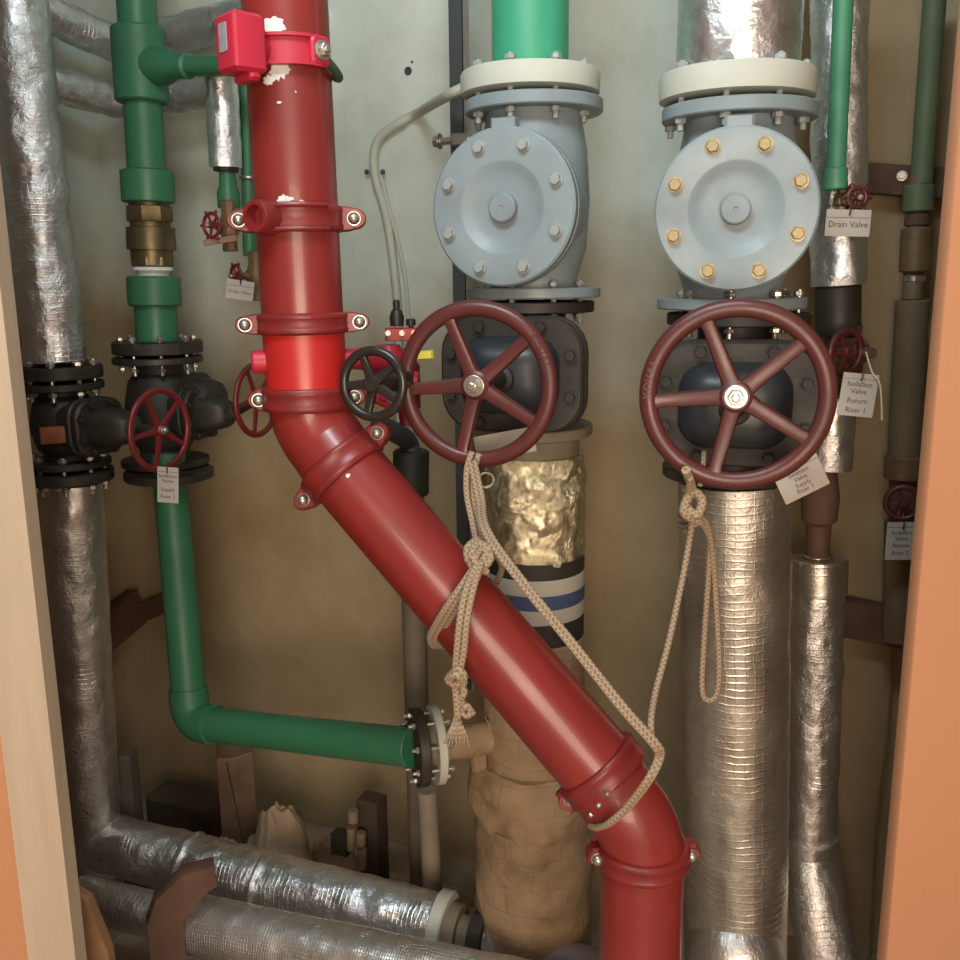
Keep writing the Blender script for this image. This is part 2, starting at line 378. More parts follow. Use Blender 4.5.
# ---------------------------------------------------------------- setting
m = MB(); LW = 2.35
c0 = CORNER; o = c0+WN*-.03
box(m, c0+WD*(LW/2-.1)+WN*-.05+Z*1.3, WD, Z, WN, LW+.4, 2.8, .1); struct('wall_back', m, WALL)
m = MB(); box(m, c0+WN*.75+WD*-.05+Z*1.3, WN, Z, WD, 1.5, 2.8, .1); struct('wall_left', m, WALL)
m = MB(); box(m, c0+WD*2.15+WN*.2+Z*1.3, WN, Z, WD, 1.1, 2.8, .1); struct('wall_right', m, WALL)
# rough floor of the shaft
m = MB(); nx, ny = 60, 46
for j in range(ny+1):
    for i in range(nx+1):
        x = -1.45+2.9*i/nx; y = 1.12+1.75*j/ny
        m.v.append(V((x, y, .012*noise.noise(V((x*5, y*5, 0)))+.008*noise.noise(V((x*17, y*17, 3))))))
for j in range(ny):
    for i in range(nx):
        a = j*(nx+1)+i; m.face((a, a+1, a+nx+2, a+nx+1))
struct('floor', m, CONC)
m = MB(); box(m, V((0, -.2, -.03)), V((1, 0, 0)), V((0, 1, 0)), Z, 4.4, 2.7, .06)
struct('floor_corridor', m, paint('corridor_tiles', (.42, .36, .30), .4, bmp=.05))
m = MB(); box(m, V((0, .5, 2.66)), V((1, 0, 0)), V((0, 1, 0)), Z, 4.4, 4.2, .06)
struct('ceiling', m, paint('ceiling_white', (.70, .68, .64), .8, bmp=.05))
m = MB(); box(m, V((0, -1.5, 1.3)), V((1, 0, 0)), Z, V((0, 1, 0)), 4.4, 2.7, .08); struct('wall_corridor', m, ORANGE)
# opening: jambs
XR = at(917, 480, 1.23).x
m = MB(); box(m, V((XR+.85, 1.215, 1.31)), V((1, 0, 0)), Z, V((0, 1, 0)), 1.7, 2.64, .03, .003); struct('wall_front_right', m, ORANGE)
XL = at(37, 500, 1.13).x
m = MB(); box(m, V((XL-.031, 1.114, 1.31)), V((1, 0, 0)), Z, V((0, 1, 0)), .062, 2.64, .032, .004); struct('trim_1', m, WOOD)
m = MB(); box(m, V((XL-.062-.8, 1.120, 1.31)), V((1, 0, 0)), Z, V((0, 1, 0)), 1.6, 2.64, .03, .004); struct('wall_front_left', m, ORANGE)

# ---------------------------------------------------------------- generic pipe bits
def vpipe(px0, py0, px1, py1, D0, D1=None): return at(px0, py0, D0), at(px1, py1, D1 or D0)
def foil_pipe(name, label, pts, r, mat, seg=72, group=None, disp=.0022, taper=None):
    mb = MB(); n = len(pts); rr = [r if not taper else r+(taper-r)*i/(n-1) for i in range(n)]
    rr[0] *= .96; rr[-1] *= .96
    sweep(mb, pts, rr, seg, True, disp, 24); return mb
def coupling(t, P, ax, r, w, ear=None, bdir=None, mat=REDC, name='clamp_housing', ears=(1, -1), bk='dome', bs=.0075, bmat=ZINC, ew=1.52):
    """grooved pipe coupling: ring, ears and bolts"""
    P = V(P); ax = V(ax).normalized()
    mb = MB(); lathe(mb, P-ax*w/2, ax, [(0, r*1.02), (.001, r*1.09), (w*.12, r*1.13), (w*.24, r*1.135), (w*.32, r*1.11), (w*.5, r*1.115), (w*.68, r*1.11), (w*.76, r*1.135), (w*.88, r*1.13), (w-.001, r*1.09), (w, r*1.02)], 56)
    hs = t.part(name, mb, mat)
    if ear is None: return hs
    e = V(ear); e = (e-ax*e.dot(ax)).normalized(); bd = ax.cross(e).normalized()
    if bd.dot(CAM-P) < 0: bd = -bd
    for s in ears:
        mb = MB(); h = w*.40; ol = [(r*.98, -w*.48), (r*1.25, -w*.46)]
        for k in range(9):
            a = -PI/2+PI*k/8; ol.append((r*ew-h+h*math.cos(a)*1.2, h*math.sin(a)))
        ol += [(r*1.25, w*.46), (r*.98, w*.48)]
        if s < 0: ol = [(-x, y) for x, y in ol][::-1]
        yy = bd.cross(e)
        prism(mb, ol, P, e, yy, bd, r*.42, .003); t.part('ear', mb, mat, hs)
        bolt(t.o, P+e*s*(r*ew-h)+bd*r*.21, bd, bk, bmat, bs, parent=hs); 
    return hs
def flange(A, n, r, th, hub=None):
    mb = MB(); pr = [(0, r-.002), (.002, r), (th-.002, r), (th, r-.002)]
    if hub: pr += [(th+.001, hub*1.05), (th+.012, hub)]
    lathe(mb, A, n, pr, 56); return mb
def handwheel(t, c, n, R, rr, mat, rot0=113, k=5, hubr=.018, sw=.018, nut=True, back=.0, flat=.8, rimname='handwheel', bumps=False):
    n = V(n).normalized(); x = rightof(n); y = n.cross(x); c = V(c); mb = MB()
    ring(mb, c, n, R-rr, rr, 72, 14, flat); rim = t.part(rimname, mb, mat)
    mb = MB(); lathe(mb, c-n*(.012+back), n, [(0, hubr*.9), (.002, hubr), (.018, hubr), (.021, hubr*.8)], 32); t.part('hub', mb, mat, rim)
    for i in range(k):
        a = math.radians(rot0+360/k*i); d = x*math.cos(a)+y*math.sin(a); q = n.cross(d)
        mb = MB(); A = c-n*(back)+d*hubr*.6; B = c+d*(R-rr*1.2)-n*.000
        pts = [A, A.lerp(B, .15), A.lerp(B, .85), B]; wds = [sw*.62, sw*.52, sw*.42, sw*.62]
        base = 0
        for p, w in zip(pts, wds):
            for (u, v_) in ((-1, -.5), (-.8, .38), (-.5, .5), (.5, .5), (.8, .38), (1, -.5)): mb.v.append(p+q*u*w+n*v_*w*1.0)
        for s in range(3):
            for j in range(6):
                a1 = s*6+j; b1 = s*6+(j+1) % 6; mb.face((a1, a1+6, b1+6, b1))
        t.part('spoke', mb, mat, rim)
    if nut: bolt(t.o, c+n*(.009-back), n, 'nut', ZINC, hubr*.5, name='nut', parent=rim)
    return rim
def gate_valve(t, P, n, s, wheelR, off, half, flr, wheelmat=MAROON, bodymat=BLACK, bonmat=BLUEB, bw=.078, bh=.062, nut=True, fth=.018, tan=False, rr=.0125, botmat=None, topmat=None, wshift=V((0, 0, 0)), octo=True, hub=None, sw=None, dome=None, phase=.3):
    """vertical gate valve: P body centre, n bonnet direction, half = half the face to face height"""
    n = V(n).normalized(); x = rightof(n); P = V(P)
    mb = MB(); hr = flr*.56
    lathe(mb, P-Z*half, Z, [(0, hr), (half*.30, hr), (half*.45, hr*1.25), (half*.8, hr*1.42), (half, hr*1.46), (half*1.2, hr*1.42), (half*1.55, hr*1.25), (half*1.7, hr), (half*2, hr)], 40)
    body = t.part('body', mb, bodymat)
    t.part('flange', flange(P+Z*(half-fth), Z, flr, fth), topmat or bodymat); t.part('flange', flange(P-Z*half, Z, flr, fth), botmat or bodymat)
    # neck and bonnet flanges (rounded octagons)
    mb = MB(); ol = rrect(bw*1.7, bh*1.6, bh*.5, 6); prism(mb, ol, P+n*(hr*1.1), x, Z, n, hr*1.0, .004); t.part('neck', mb, bodymat)
    d1 = hr*1.45
    mb = MB(); ol = rrect(bw*2, bh*2, bh*.62, 6); prism(mb, ol, P+n*(d1+.008), x, Z, n, .016, .003); t.part('bonnet_flange', mb, bodymat)
    mb = MB(); prism(mb, rrect(bw*1.96, bh*1.96, bh*.62, 6), P+n*(d1+.0265), x, Z, n, .017, .004); bf = t.part('bonnet_flange', mb, bodymat)
    for (u, v_) in ((.82, .35), (.82, -.35), (-.82, .35), (-.82, -.35), (.42, .82), (-.42, .82), (.42, -.82), (-.42, -.82)):
        bolt(t.o, P+x*bw*u+Z*bh*v_+n*(d1+.035), n, 'hex', bodymat, .008*s+.001, parent=bf)
    # bonnet dome
    dm = dome or (off-d1)*.62
    mb = MB(); base = P+n*(d1+.034)
    DP = [(dm*math.sin(PI/2*q/9), .27+.73*math.cos(PI/2*q/9)**.8) for q in range(9)]+[(dm, .27)]
    for (z, sc) in DP:
        for (a, b) in rrect(bw*1.34, bh*1.34, bh*.45, 6): mb.v.append(base+n*z+x*a*sc+Z*b*sc)
    k = 24
    k = len(rrect(1, 1, .1, 6))
    for i in range(9):
        for j in range(k):
            a1 = i*k+j; b1 = i*k+(j+1) % k; mb.face((a1, b1, b1+k, a1+k))
    mb.face([9*k+j for j in range(k)]); t.part('bonnet', mb, bonmat, sharp=50)
    mb = MB(); c = P+n*off+wshift
    lathe(mb, base+n*dm*.95, c-base-n*dm*.95, [(0, .022*s), (.012, .021*s), (.016, .014*s), ((c-base).length-dm*.95, .011*s)], 28); t.part('stem', mb, bodymat)
    w = handwheel(t, c, n, wheelR, rr, wheelmat, hubr=hub or .019*s, nut=nut, sw=sw or .019*s)
    return c
def flange_bolts(t, zc, axis, P, R, k, L, mat, s=.008, phase=.5):
    bolts(t.o, zc, axis, R, k, phase, kind='stud', mat=mat, s=s, L=L)
def check_valve(t, P, nd_, s, zt, zb, offd, Rd, flr, boltmat, dishmat=GREY):
    """P = on column axis at disc height; zt,zb world z of the top and bottom flange faces"""
    n = V(nd_).normalized(); x = rightof(n); P = V(P)
    hr = flr*.66; mb = MB()
    top = V((P.x, P.y, zt)); bot = V((P.x, P.y, zb)); Hh = zt-zb
    lathe(mb, bot, Z, [(0, hr), (Hh*.10, hr*.98), (Hh*.25, hr*1.18), (Hh*.5, hr*1.25), (Hh*.75, hr*1.18), (Hh*.88, hr*1.08), (Hh, hr*1.05)], 44)
    t.part('body', mb, GREY)
    t.part('flange', flange(top-Z*.020, Z, flr, .020), GREY); t.part('flange', flange(bot, Z, flr, .017), GREY)
    mb = MB(); lathe(mb, P, n, [(0, Rd*.80), (offd-.05, Rd*.80), (offd-.034, Rd*.98), (offd-.033, Rd), (offd-.020, Rd), (offd-.0195, Rd*.99)], 56); t.part('neck', mb, GREY)
    mb = MB(); R = Rd
    lathe(mb, P+n*(offd-.018), n, [(0, R-.001), (.002, R), (.013, R), (.016, R-.003), (.0165, R*.60), (.0155, R*.57), (.010, R*.50), (.0055, R*.38), (.0045, R*.20), (.0046, R*.19), (.016, R*.185), (.018, R*.165), (.018, R*.03), (.0165, R*.02), (.0165, .0005)], 72, True)
    cv = t.part('cover', mb, dishmat, sharp=30)
    x2, y2 = x, Z
    # bolts straddle the vertical
    for i in range(8):
        a = 2*PI*(i+.5)/8; bolt(t.o, P+n*(offd-.0015)+x*math.cos(a)*R*.81+Z*math.sin(a)*R*.81, n, 'hex', boltmat, .0088*s, rot=a+.3, parent=cv)
    mb = MB(); box(mb, P+n*(offd-.017)+Z*(R+.003), x, Z, n, .040*s, .020, .026, .004); t.part('lug', mb, GREY, cv)

# ================================================================ blue-grey valve columns
# left column axis at px 530
DL = 1.65; AX = at(530, 330, DL)
def colz(py, D, px=530): return at(px, py, D).z
def onaxis(A, z): return V((A.x, A.y, z))
zt = colz(86, DL-.1); 
z_fl_top = at(527, 97, DL-.11).z+.012       # top face of grey flange
z_fl_bot = at(530, 292, DL-.11).z-.011
# green riser with cream flange
t = T('green_riser_pipe', 'wide light green plastic riser with cream flange above the left blue-grey valve', 'pipe', onaxis(AX, z_fl_top+.008))
mb = MB(); cyl(mb, onaxis(AX, z_fl_top+.008), onaxis(AX, 2.55), .0615, 56); t.part('pipe', mb, GREENL)
mb = MB(); lathe(mb, onaxis(AX, z_fl_top+.008), Z, [(0, .100), (.002, .112), (.030, .113), (.035, .110), (.036, .062)], 64); fl = t.part('flange', mb, CREAM, label='cream plastic backing flange')
bolts(t.o, onaxis(AX, z_fl_top+.047), Z, .091, 8, .5, kind='stud', mat=STEELB, s=.0085, L=.068)
t = T('check_valve', 'blue-grey check valve with grey cover bolts, below the light green riser', 'valve', onaxis(AX, z_fl_bot), 'blue-grey check valves')
zd = at(509, 207, DL-.13).z
check_valve(t, onaxis(AX, zd)+V((.006, 0, 0)), nrm(25), 1.0, z_fl_top, z_fl_bot, .135, .0865*1.38, .112*1.0, STEELB)
# gate valve left
GL = T('gate_valve', 'black gate valve with maroon five-spoke handwheel, below the left blue-grey check valve', 'valve', onaxis(AX, .9), None)
zg1 = z_fl_bot-.006; zg0 = at(540, 437, DL-.1).z-.01; zgc = (zg0+zg1)/2
cw = at(476, 385, DL-.285); 
PG = onaxis(AX, cw.z-.004)
half = (zg1-zg0)/2
def gv(t, A, z1, z0, nn, wc, R, flr, **k):
    P = onaxis(A, (z1+z0)/2); off = (V((wc.x, wc.y, 0))-V((A.x, A.y, 0))).length
    n = V((wc.x-A.x, wc.y-A.y, 0)).normalized()
    return P, n, off, V((0, 0, wc.z-P.z))
P, n, off, sh = gv(GL, AX, zg1, zg0, None, cw, .12, .11)
gate_valve(GL, P, n, 1.0, rad(168, cw), off, (zg1-zg0)/2, .108, wshift=sh, botmat=GREYG, bw=.120, bh=.093, hub=.021, sw=.0215, rr=.0118, dome=.055)
flange_bolts(GL, onaxis(AX, z_fl_bot+.019), Z, None, .088, 8, .045, STEELB, phase=.5)
WL, WLn = cw, n
# right column
DR = 1.50; BT_ = at(734, 60, DR); BB_ = at(735, 940, DR)
def bx(z): k = (z-BB_.z)/(BT_.z-BB_.z); p = BB_.lerp(BT_, k); return V((p.x, DR, z))
BX = bx(at(735, 400, DR).z); BG = BX
z2t = at(733, 104, DR-.11).z+.013; z2b = at(735, 304, DR-.11).z-.010
BX = bx(at(735, 150, DR).z)
t = T('foil_riser_pipe', 'wide foil-wrapped riser with cream flange above the right blue-grey valve', 'pipe', onaxis(BX, z2t+.008))
mb = MB(); sweep(mb, straight(onaxis(BX, z2t+.040), onaxis(BX, 2.55), .012), [.088]*len(straight(onaxis(BX, z2t+.040), onaxis(BX, 2.55), .012)), 80, True, .002, 22); t.part('insulation', mb, foil)
mb = MB(); lathe(mb, onaxis(BX, z2t+.008), Z, [(0, .100), (.002, .112), (.033, .113), (.038, .110), (.039, .062)], 64); t.part('flange', mb, CREAM, label='cream plastic backing flange')
bolts(t.o, onaxis(BX, z2t+.048), Z, .096, 8, .5, kind='stud', mat=STEELB, s=.0085, L=.068)
t = T('check_valve', 'blue-grey check valve with yellow brass cover bolts, right of the other one', 'valve', onaxis(BX, z2b), 'blue-grey check valves')
check_valve(t, onaxis(BX, at(736, 209, DR-.13).z)+V((.005, 0, 0)), nrm(14), 1.0, z2t, z2b, .135, .0865*1.285, .112, YBRASS)
BX = BG
GR = T('gate_valve', 'black gate valve with largest maroon five-spoke handwheel, right of centre', 'valve', onaxis(BX, .9))
cw = at(736, 396, DR-.28); z1 = z2b-.006; z0 = at(735, 481, DR-.1).z-.012
P, n, off, sh = gv(GR, BX, z1, z0, None, cw, .12, .11)
gate_valve(GR, P, n, 1.0, rad(192, cw), off, (z1-z0)/2, .108, wshift=sh, bw=.120, bh=.093, hub=.021, sw=.0215, rr=.0118, dome=.055)
flange_bolts(GR, onaxis(BX, z2b+.019), Z, None, .088, 8, .045, ZINC)
WR, WRn = cw, n
# raised rim lettering
def rim_text(t, wc, n, R, s, a0, da, size, flip=1):
    x = rightof(n); y = n.cross(x)
    for i, ch in enumerate(s):
        a = math.radians(a0+da*i); d = x*math.cos(a)+y*math.sin(a); q = (-x*math.sin(a)+y*math.cos(a))*flip
        text_part(t, ch, wc+d*R+n*.0085, q*-1, d, n, size, MAROON, name='raised_letter', th=.0012)
rim_text(GL, WL, WLn, rad(168, WL)-.0118, 'KOVAL', 38, -5.5, .016)
rim_text(GR, WR, WRn, rad(192, WR)-.0118, 'KOVAL', 180, -5.5, .016)
# lower left column: crumpled foil, bands, cloth
zt = zg0-.002
t = T('insulated_riser_pipe', 'thick riser wrapped in crumpled gold foil, striped band and tan cloth behind the red pipe', 'pipe', onaxis(AX, 0))
AX = AX+V((.008, 0, 0))
def zat(py, D=DL-.09): return at(530, py, D).z
p = straight(onaxis(AX, zat(570)), onaxis(AX, zat(462)), .006)
mb = MB(); rr_ = [.0875]*len(p)
sweep(mb, p, rr_, 120, True, .006, 34); t.part('foil_sleeve', mb, foil_gold)
mb = MB(); cyl(mb, onaxis(AX, zat(475)), onaxis(AX, zt), .078, 48, .004); t.part('collar', mb, GREYG)
def band(a, b, mat, nm, r=.0875):
    mb = MB(); cyl(mb, onaxis(AX, zat(b)), onaxis(AX, zat(a)), r, 64, .0012); t.part(nm, mb, mat)
band(566, 582, BLKT, 'dark_band', .0895); band(582, 598, WHT, 'white_band', .0900); band(598, 612, BLUET, 'blue_band', .0902); band(612, 627, WHT, 'white_band', .0900); band(627, 652, BLKT, 'dark_band', .0895)
p = straight(onaxis(AX, zat(800)), onaxis(AX, zat(650)), .008); mb = MB(); sweep(mb, p, [.092]*len(p), 72, True, .003, 14); t.part('cloth_wrap', mb, CLOTH)
zz0 = zat(845, DL-.12); zz1 = zat(790, DL-.12); p = straight(onaxis(AX, zz0-.01), onaxis(AX, zz1), .006)
mb = MB(); rr_ = [.118-.012*abs(2*i/(len(p)-1)-.9)**2 for i in range(len(p))]; sweep(mb, p, rr_, 72, True, .012, 16); t.part('wrap_bulge', mb, CLOTH)
p = straight(onaxis(AX, 0), onaxis(AX, zz0), .010); mb = MB(); sweep(mb, p, [.110]*len(p), 72, True, .008, 14); t.part('cloth_wrap', mb, CLOTH)
# branch stub into this pipe with flanges of the green branch
FB = at(434, 745, 1.60); FD = (at(480, 757, 1.62)-FB).normalized(); FD.z = 0; FD = V((.985, .15, 0)).normalized()
JN = onaxis(AX, FB.z)
FD = (V((JN.x, JN.y, FB.z))-FB).normalized()
t2 = T('pipe_branch', 'short tan pipe stub with round flange on the cloth-wrapped riser', 'pipe', FB)
mb = MB(); lathe(mb, FB+FD*.014, FD, [(0, .030), (.03, .031), (.07, .030), (.10, .032)], 36); t2.part('stub', mb, CLOTH)
mb = MB(); lathe(mb, FB-FD*.004, FD, [(0, .071), (.002, .070), (.014, .070), (.016, .067), (.017, .048), (.022, .046), (.024, .032)], 56); t2.part('flange', mb, CREAM, label='dusty cream flange')
bolts(t2.o, FB+FD*.018, FD, .057, 8, .5, kind='stud', mat=ZINC, s=.006, L=.056)
mb = MB(); p = [JN+V((-.085, -.02, .05))+V((random.uniform(-.02, .02), random.uniform(-.02, .02), -.02*i)) for i in range(9)]
sweep(mb, p, [.004, .012, .016, .015, .018, .014, .016, .010, .003], 20, True, .012, 60); single('torn_insulation', mb, CLOTH, 'ragged torn lump of tan insulation below the pipe stub', 'insulation')

# lower right column
t = T('foil_riser_pipe', 'wide foil-wrapped pipe running down below the right gate valve, rope loop hanging on it', 'pipe', bx(0))
p = straight(bx(0.03), bx(at(735, 492, DR-.09).z), .008)
mb = MB(); sweep(mb, p, [.0885]*len(p), 96, True, .0016, 16); t.part('insulation', mb, foil_warm)
mb = MB(); q = bx(at(735, 948, DR-.1).z-.03); p = bend(q+V((-.02, -.03, -.3)), q+V((-.02, -.03, 0)), q+V((-.12, -.05, .0)), .03)
ball(mb, q+V((-.01, -.045, -.03)), Z, .085, .09, 40, 10); t.part('elbow_cover', mb, foil_dull)

# ================================================================ red sprinkler main
RT = at(283, -30, 1.38); RBm = at(310, 398, 1.38); R0 = .0570
RC1 = at(309, 418, 1.375)                       # corner of the upper bend
# diagonal
DA = at(366, 494, 1.335); DB = at(596, 764, 1.225)
dv = (DB-DA).normalized()
K1 = None
BOT = at(638, 1000, 1.150); BTm = at(640, 868, 1.165)
# corner points: intersection approx of the vertical axis and diagonal
def closest(A, u, B, v):
    w = A-B; a = u.dot(u); b = u.dot(v); c = v.dot(v); d = u.dot(w); e = v.dot(w); den = a*c-b*b
    return (A+u*((b*e-c*d)/den)+B+v*((a*e-b*d)/den))*.5
uv_ = (RBm-RT).normalized(); K1 = closest(RT, uv_, DA, dv)
lv = (BOT-BTm); lv = V((.0, .0, -1)); K2 = closest(BTm, lv, DA, dv)
rvt = (K1-RT).normalized()
PU = at(305, 335, 1.38); s335 = RT+rvt*((PU-RT).dot(rvt)); s388 = RT+rvt*((at(307, 388, 1.38)-RT).dot(rvt))
s322 = RT+rvt*((at(305, 323, 1.38)-RT).dot(rvt)); s397 = RT+rvt*((at(307, 397, 1.38)-RT).dot(rvt)); s220 = RT+rvt*((at(300, 220, 1.38)-RT).dot(rvt))
TOPR = RT-rvt*.35
t = T('red_riser_pipe', 'large red painted vertical pipe at upper left with flaked white patches', 'pipe', s322)
mb = MB(); cyl(mb, s322, TOPR, R0, 72); t.part('pipe', mb, RED)
def chip(t, P, ax, r, camang, pts, name='paint_chip', mat=WHITE):
    """irregular patch lying on a pipe: pts = (angle deg, axial m)"""
    ax = V(ax).normalized(); f = (CAM-P); f = (f-ax*f.dot(ax)).normalized(); g = -ax.cross(f); mb = MB()
    def q(a, z, o): a = math.radians(a); return P+ax*z+(f*math.cos(a)+g*math.sin(a))*(r+o)
    ca = sum(p[0] for p in pts)/len(pts); cz = sum(p[1] for p in pts)/len(pts); k = len(pts)
    # rings from the centre out so the patch follows the curve
    mb.v.append(q(ca, cz, .0009))
    for s_ in (.35, .7, .93, 1.0):
        for a, z in pts: mb.v.append(q(ca+(a-ca)*s_, cz+(z-cz)*s_, .0009 if s_ < 1 else .0001))
    for i in range(k): mb.face((0, 1+i, 1+(i+1) % k))
    for rr in range(3):
        for i in range(k): a = 1+rr*k+i; b = 1+rr*k+(i+1) % k; mb.face((a, a+k, b+k, b))
    t.part(name, mb, mat)
def blob(ca, cz, wa, wz, k=26, jag=.45):
    out = []
    for i in range(k):
        a = 2*PI*i/k; s_ = 1-jag*random.random(); out.append((ca+wa*math.cos(a)*s_, cz+wz*math.sin(a)*s_))
    return out
def redp(px, py): # angle and axial position on the upper red pipe
    Q = at(px, py, 1.325); z = (Q-RT).dot(rvt); A = RT+rvt*z; w = rad(1, A)*2
    cx = 283+(py+30)*(27/428.); return math.degrees(math.asin(max(-.95, min(.95, (px-cx)/41.)))), z
for (px, py, wa, wz) in ((276, 28, 19, .016), (281, 70, 17, .016), (272, 80, 11, .008), (287, 200, 15, .008), (281, 103, 4, .0018), (296, 92, 1.5, .0015), (303, 202, 5, .003)):
    a, z = redp(px, py); chip(t, RT, rvt, R0, 0, blob(-a if False else a, z, wa, wz))
# mid coupling segment
t = T('red_pipe_fitting', 'short bright red pipe fitting with two side outlets between two clamps', 'pipe fitting', s397)
mb = MB(); cyl(mb, s397, s322, R0*1.01, 72); t.part('fitting_body', mb, REDB)
xr = V((1, 0, 0))
mb = MB(); P = RT+rvt*((at(306, 360, 1.38)-RT).dot(rvt)); side = V((.94, -.0, 0)); ax_ = V((.97, .25, 0)).normalized()
cyl(mb, P-ax_*(R0+.018), P-ax_*R0*.9, .0165, 28, .003); t.part('outlet', mb, REDP)
mb = MB(); cyl(mb, P+ax_*R0*.9, P+ax_*(R0+.030), .0150, 28, .003); t.part('outlet', mb, REDP)
# clamps
er = V((1, .12, 0))
t = T('mechanical_tee_clamp', 'red bolted clamp with open threaded outlet around the upper red pipe', 'pipe clamp', s220)
coupling(t, s220, rvt, R0, .036, er, bs=.0085, ew=1.62)
fr = (CAM-s220); fr = (fr-rvt*fr.dot(rvt)).normalized(); od = (fr*.80-V((1, 0, 0))*.6).normalized()
mb = MB(); lathe(mb, s220+od*R0*.9, od, [(0, .026), (.012, .024), (.019, .022), (.032, .0215), (.034, .020), (.034, .0145), (.018, .013), (.014, .001)], 40); t.part('outlet', mb, REDC)
mb = MB(); ol = rrect(.075, .044, .006, 4)
for sgn in (1, -1):
    pts_ = []
    for k in range(13):
        a = math.radians(-38+ 80*k/12); g = rvt.cross(fr); d = fr*math.cos(a)-g*math.sin(a)*-1; pts_.append(s220+rvt*sgn*.0155+d*(R0*1.16))
    sweep(mb, pts_, [.0035]*13, 8)
t.part('rib', mb, REDC)
t = T('grooved_clamp', 'red grooved pipe clamp just above the bright red fitting', 'pipe clamp', s322); coupling(t, s322, rvt, R0, .030, er, bs=.0085, ew=1.60)
t = T('grooved_clamp', 'red grooved pipe clamp just below the bright red fitting', 'pipe clamp', s397); coupling(t, s397, rvt, R0, .034, er, bs=.0085, ew=1.42)
# upper elbow
rb = .105; arc = bend(RT, K1, DB, rb, 18); e0 = arc[0]; e1 = arc[-1]
s1 = DA+dv*((at(343, 466, 1.345)-DA).dot(dv))
t = T('pipe_elbow', 'red painted pipe elbow turning down to the right below the bright fitting', 'pipe elbow', e0)
mb = MB(); pts_ = [s397-rvt*.0]+straight(s397, e0, .02)[1:]+arc[1:]
pts_ = pts_+straight(pts_[-1], s1, .02)[1:] if (s1-pts_[-1]).dot(dv) > 0 else pts_
sweep(mb, pts_, [R0]*len(pts_), 72); t.part('elbow', mb, RED)
t = T('grooved_clamp', 'tilted red grooved clamp at the top of the sloping red pipe', 'pipe clamp', s1); coupling(t, s1, dv, R0, .036, V((.76, -.0, .65)), bs=.0085, ew=1.52)
s2 = DA+dv*((at(602, 771, 1.225)-DA).dot(dv))
t = T('sloping_red_pipe', 'large red pipe sloping from upper left down to lower right', 'pipe', DB)
mb = MB(); cyl(mb, s1, s2, R0, 72); t.part('pipe', mb, RED)
def chip2(A, d, px, py, wa, wz):
    # project pixel to nearest axial position
    best = None
    for i in range(400):
        P = A+d*(i*.002); v_ = P-CAM; X = 480+F*v_.dot(_r)/v_.dot(_f); Y = 480-F*v_.dot(_u)/v_.dot(_f); q = (X-px)**2+(Y-py)**2
        if best is None or q < best[0]: best = (q, i*.002, X, Y)
    sg = 1 if (px-best[2]) > 0 else -1
    a = math.degrees(math.asin(min(.9, math.sqrt(best[0])/41)))*sg
    chip(t, A, d, R0, 0, blob(a, best[1], wa, wz))
chip2(s1, dv, 344, 468+8, 12, .003); chip2(s1, dv, 352, 480, 4, .004)
chip2(s1, dv, 596, 766, 22, .0035)
arc2 = bend(DA, K2, K2+V((0, 0, -1)), rb, 18); f0 = arc2[0]; f1 = arc2[-1]
s3 = K2+lv*((at(640, 862, 1.16)-K2).dot(lv))
t = T('pipe_elbow', 'red painted pipe elbow turning straight down at lower right, rope hooked over it', 'pipe elbow', f1)
pts_ = [s2]+([q for q in straight(s2, f0, .02)[1:]] if (f0-s2).dot(dv) > 0 else [])+arc2[1:]; 
if (s3-pts_[-1]).dot(lv) > 0: pts_ += straight(pts_[-1], s3, .02)[1:]
mb = MB(); sweep(mb, pts_, [R0]*len(pts_), 72); t.part('elbow', mb, RED)
mb = MB(); ring(mb, pts_[len(pts_)//2+3], (pts_[len(pts_)//2+4]-pts_[len(pts_)//2+2]), R0*.985, .0030, 64, 8)
t = T('grooved_clamp', 'tilted red grooved clamp with loose silver bolts at the foot of the sloping pipe', 'pipe clamp', s2)
coupling(t, s2, dv, R0, .036, V((-.76, 0, -.65)), bs=.0065, ears=(1,), ew=1.30)
fr2 = (CAM-s2); fr2 = (fr2-dv*fr2.dot(dv)).normalized(); g2 = dv.cross(fr2)
for k, (aa, zz) in enumerate(((-12, .006), (-30, .010), (-48, .014))):
    a = math.radians(aa)*(-1); d_ = fr2*math.cos(a)+g2*math.sin(a)
    bolt(t.o, s2+dv*zz*1.5+d_*R0*1.13, (d_+dv*.6), 'stud', ZINC, .0045, .006)
t = T('grooved_clamp', 'red grooved pipe clamp on the vertical red pipe at the bottom', 'pipe clamp', s3); coupling(t, s3, lv, R0, .030, V((1, .05, 0)), bs=.008, ew=1.34)
t = T('red_lower_pipe', 'large red vertical pipe leaving the picture at the bottom', 'pipe', V((s3.x, s3.y, 0)))
mb = MB(); cyl(mb, V((s3.x, s3.y, 0.0)), s3, R0, 72); t.part('pipe', mb, RED)
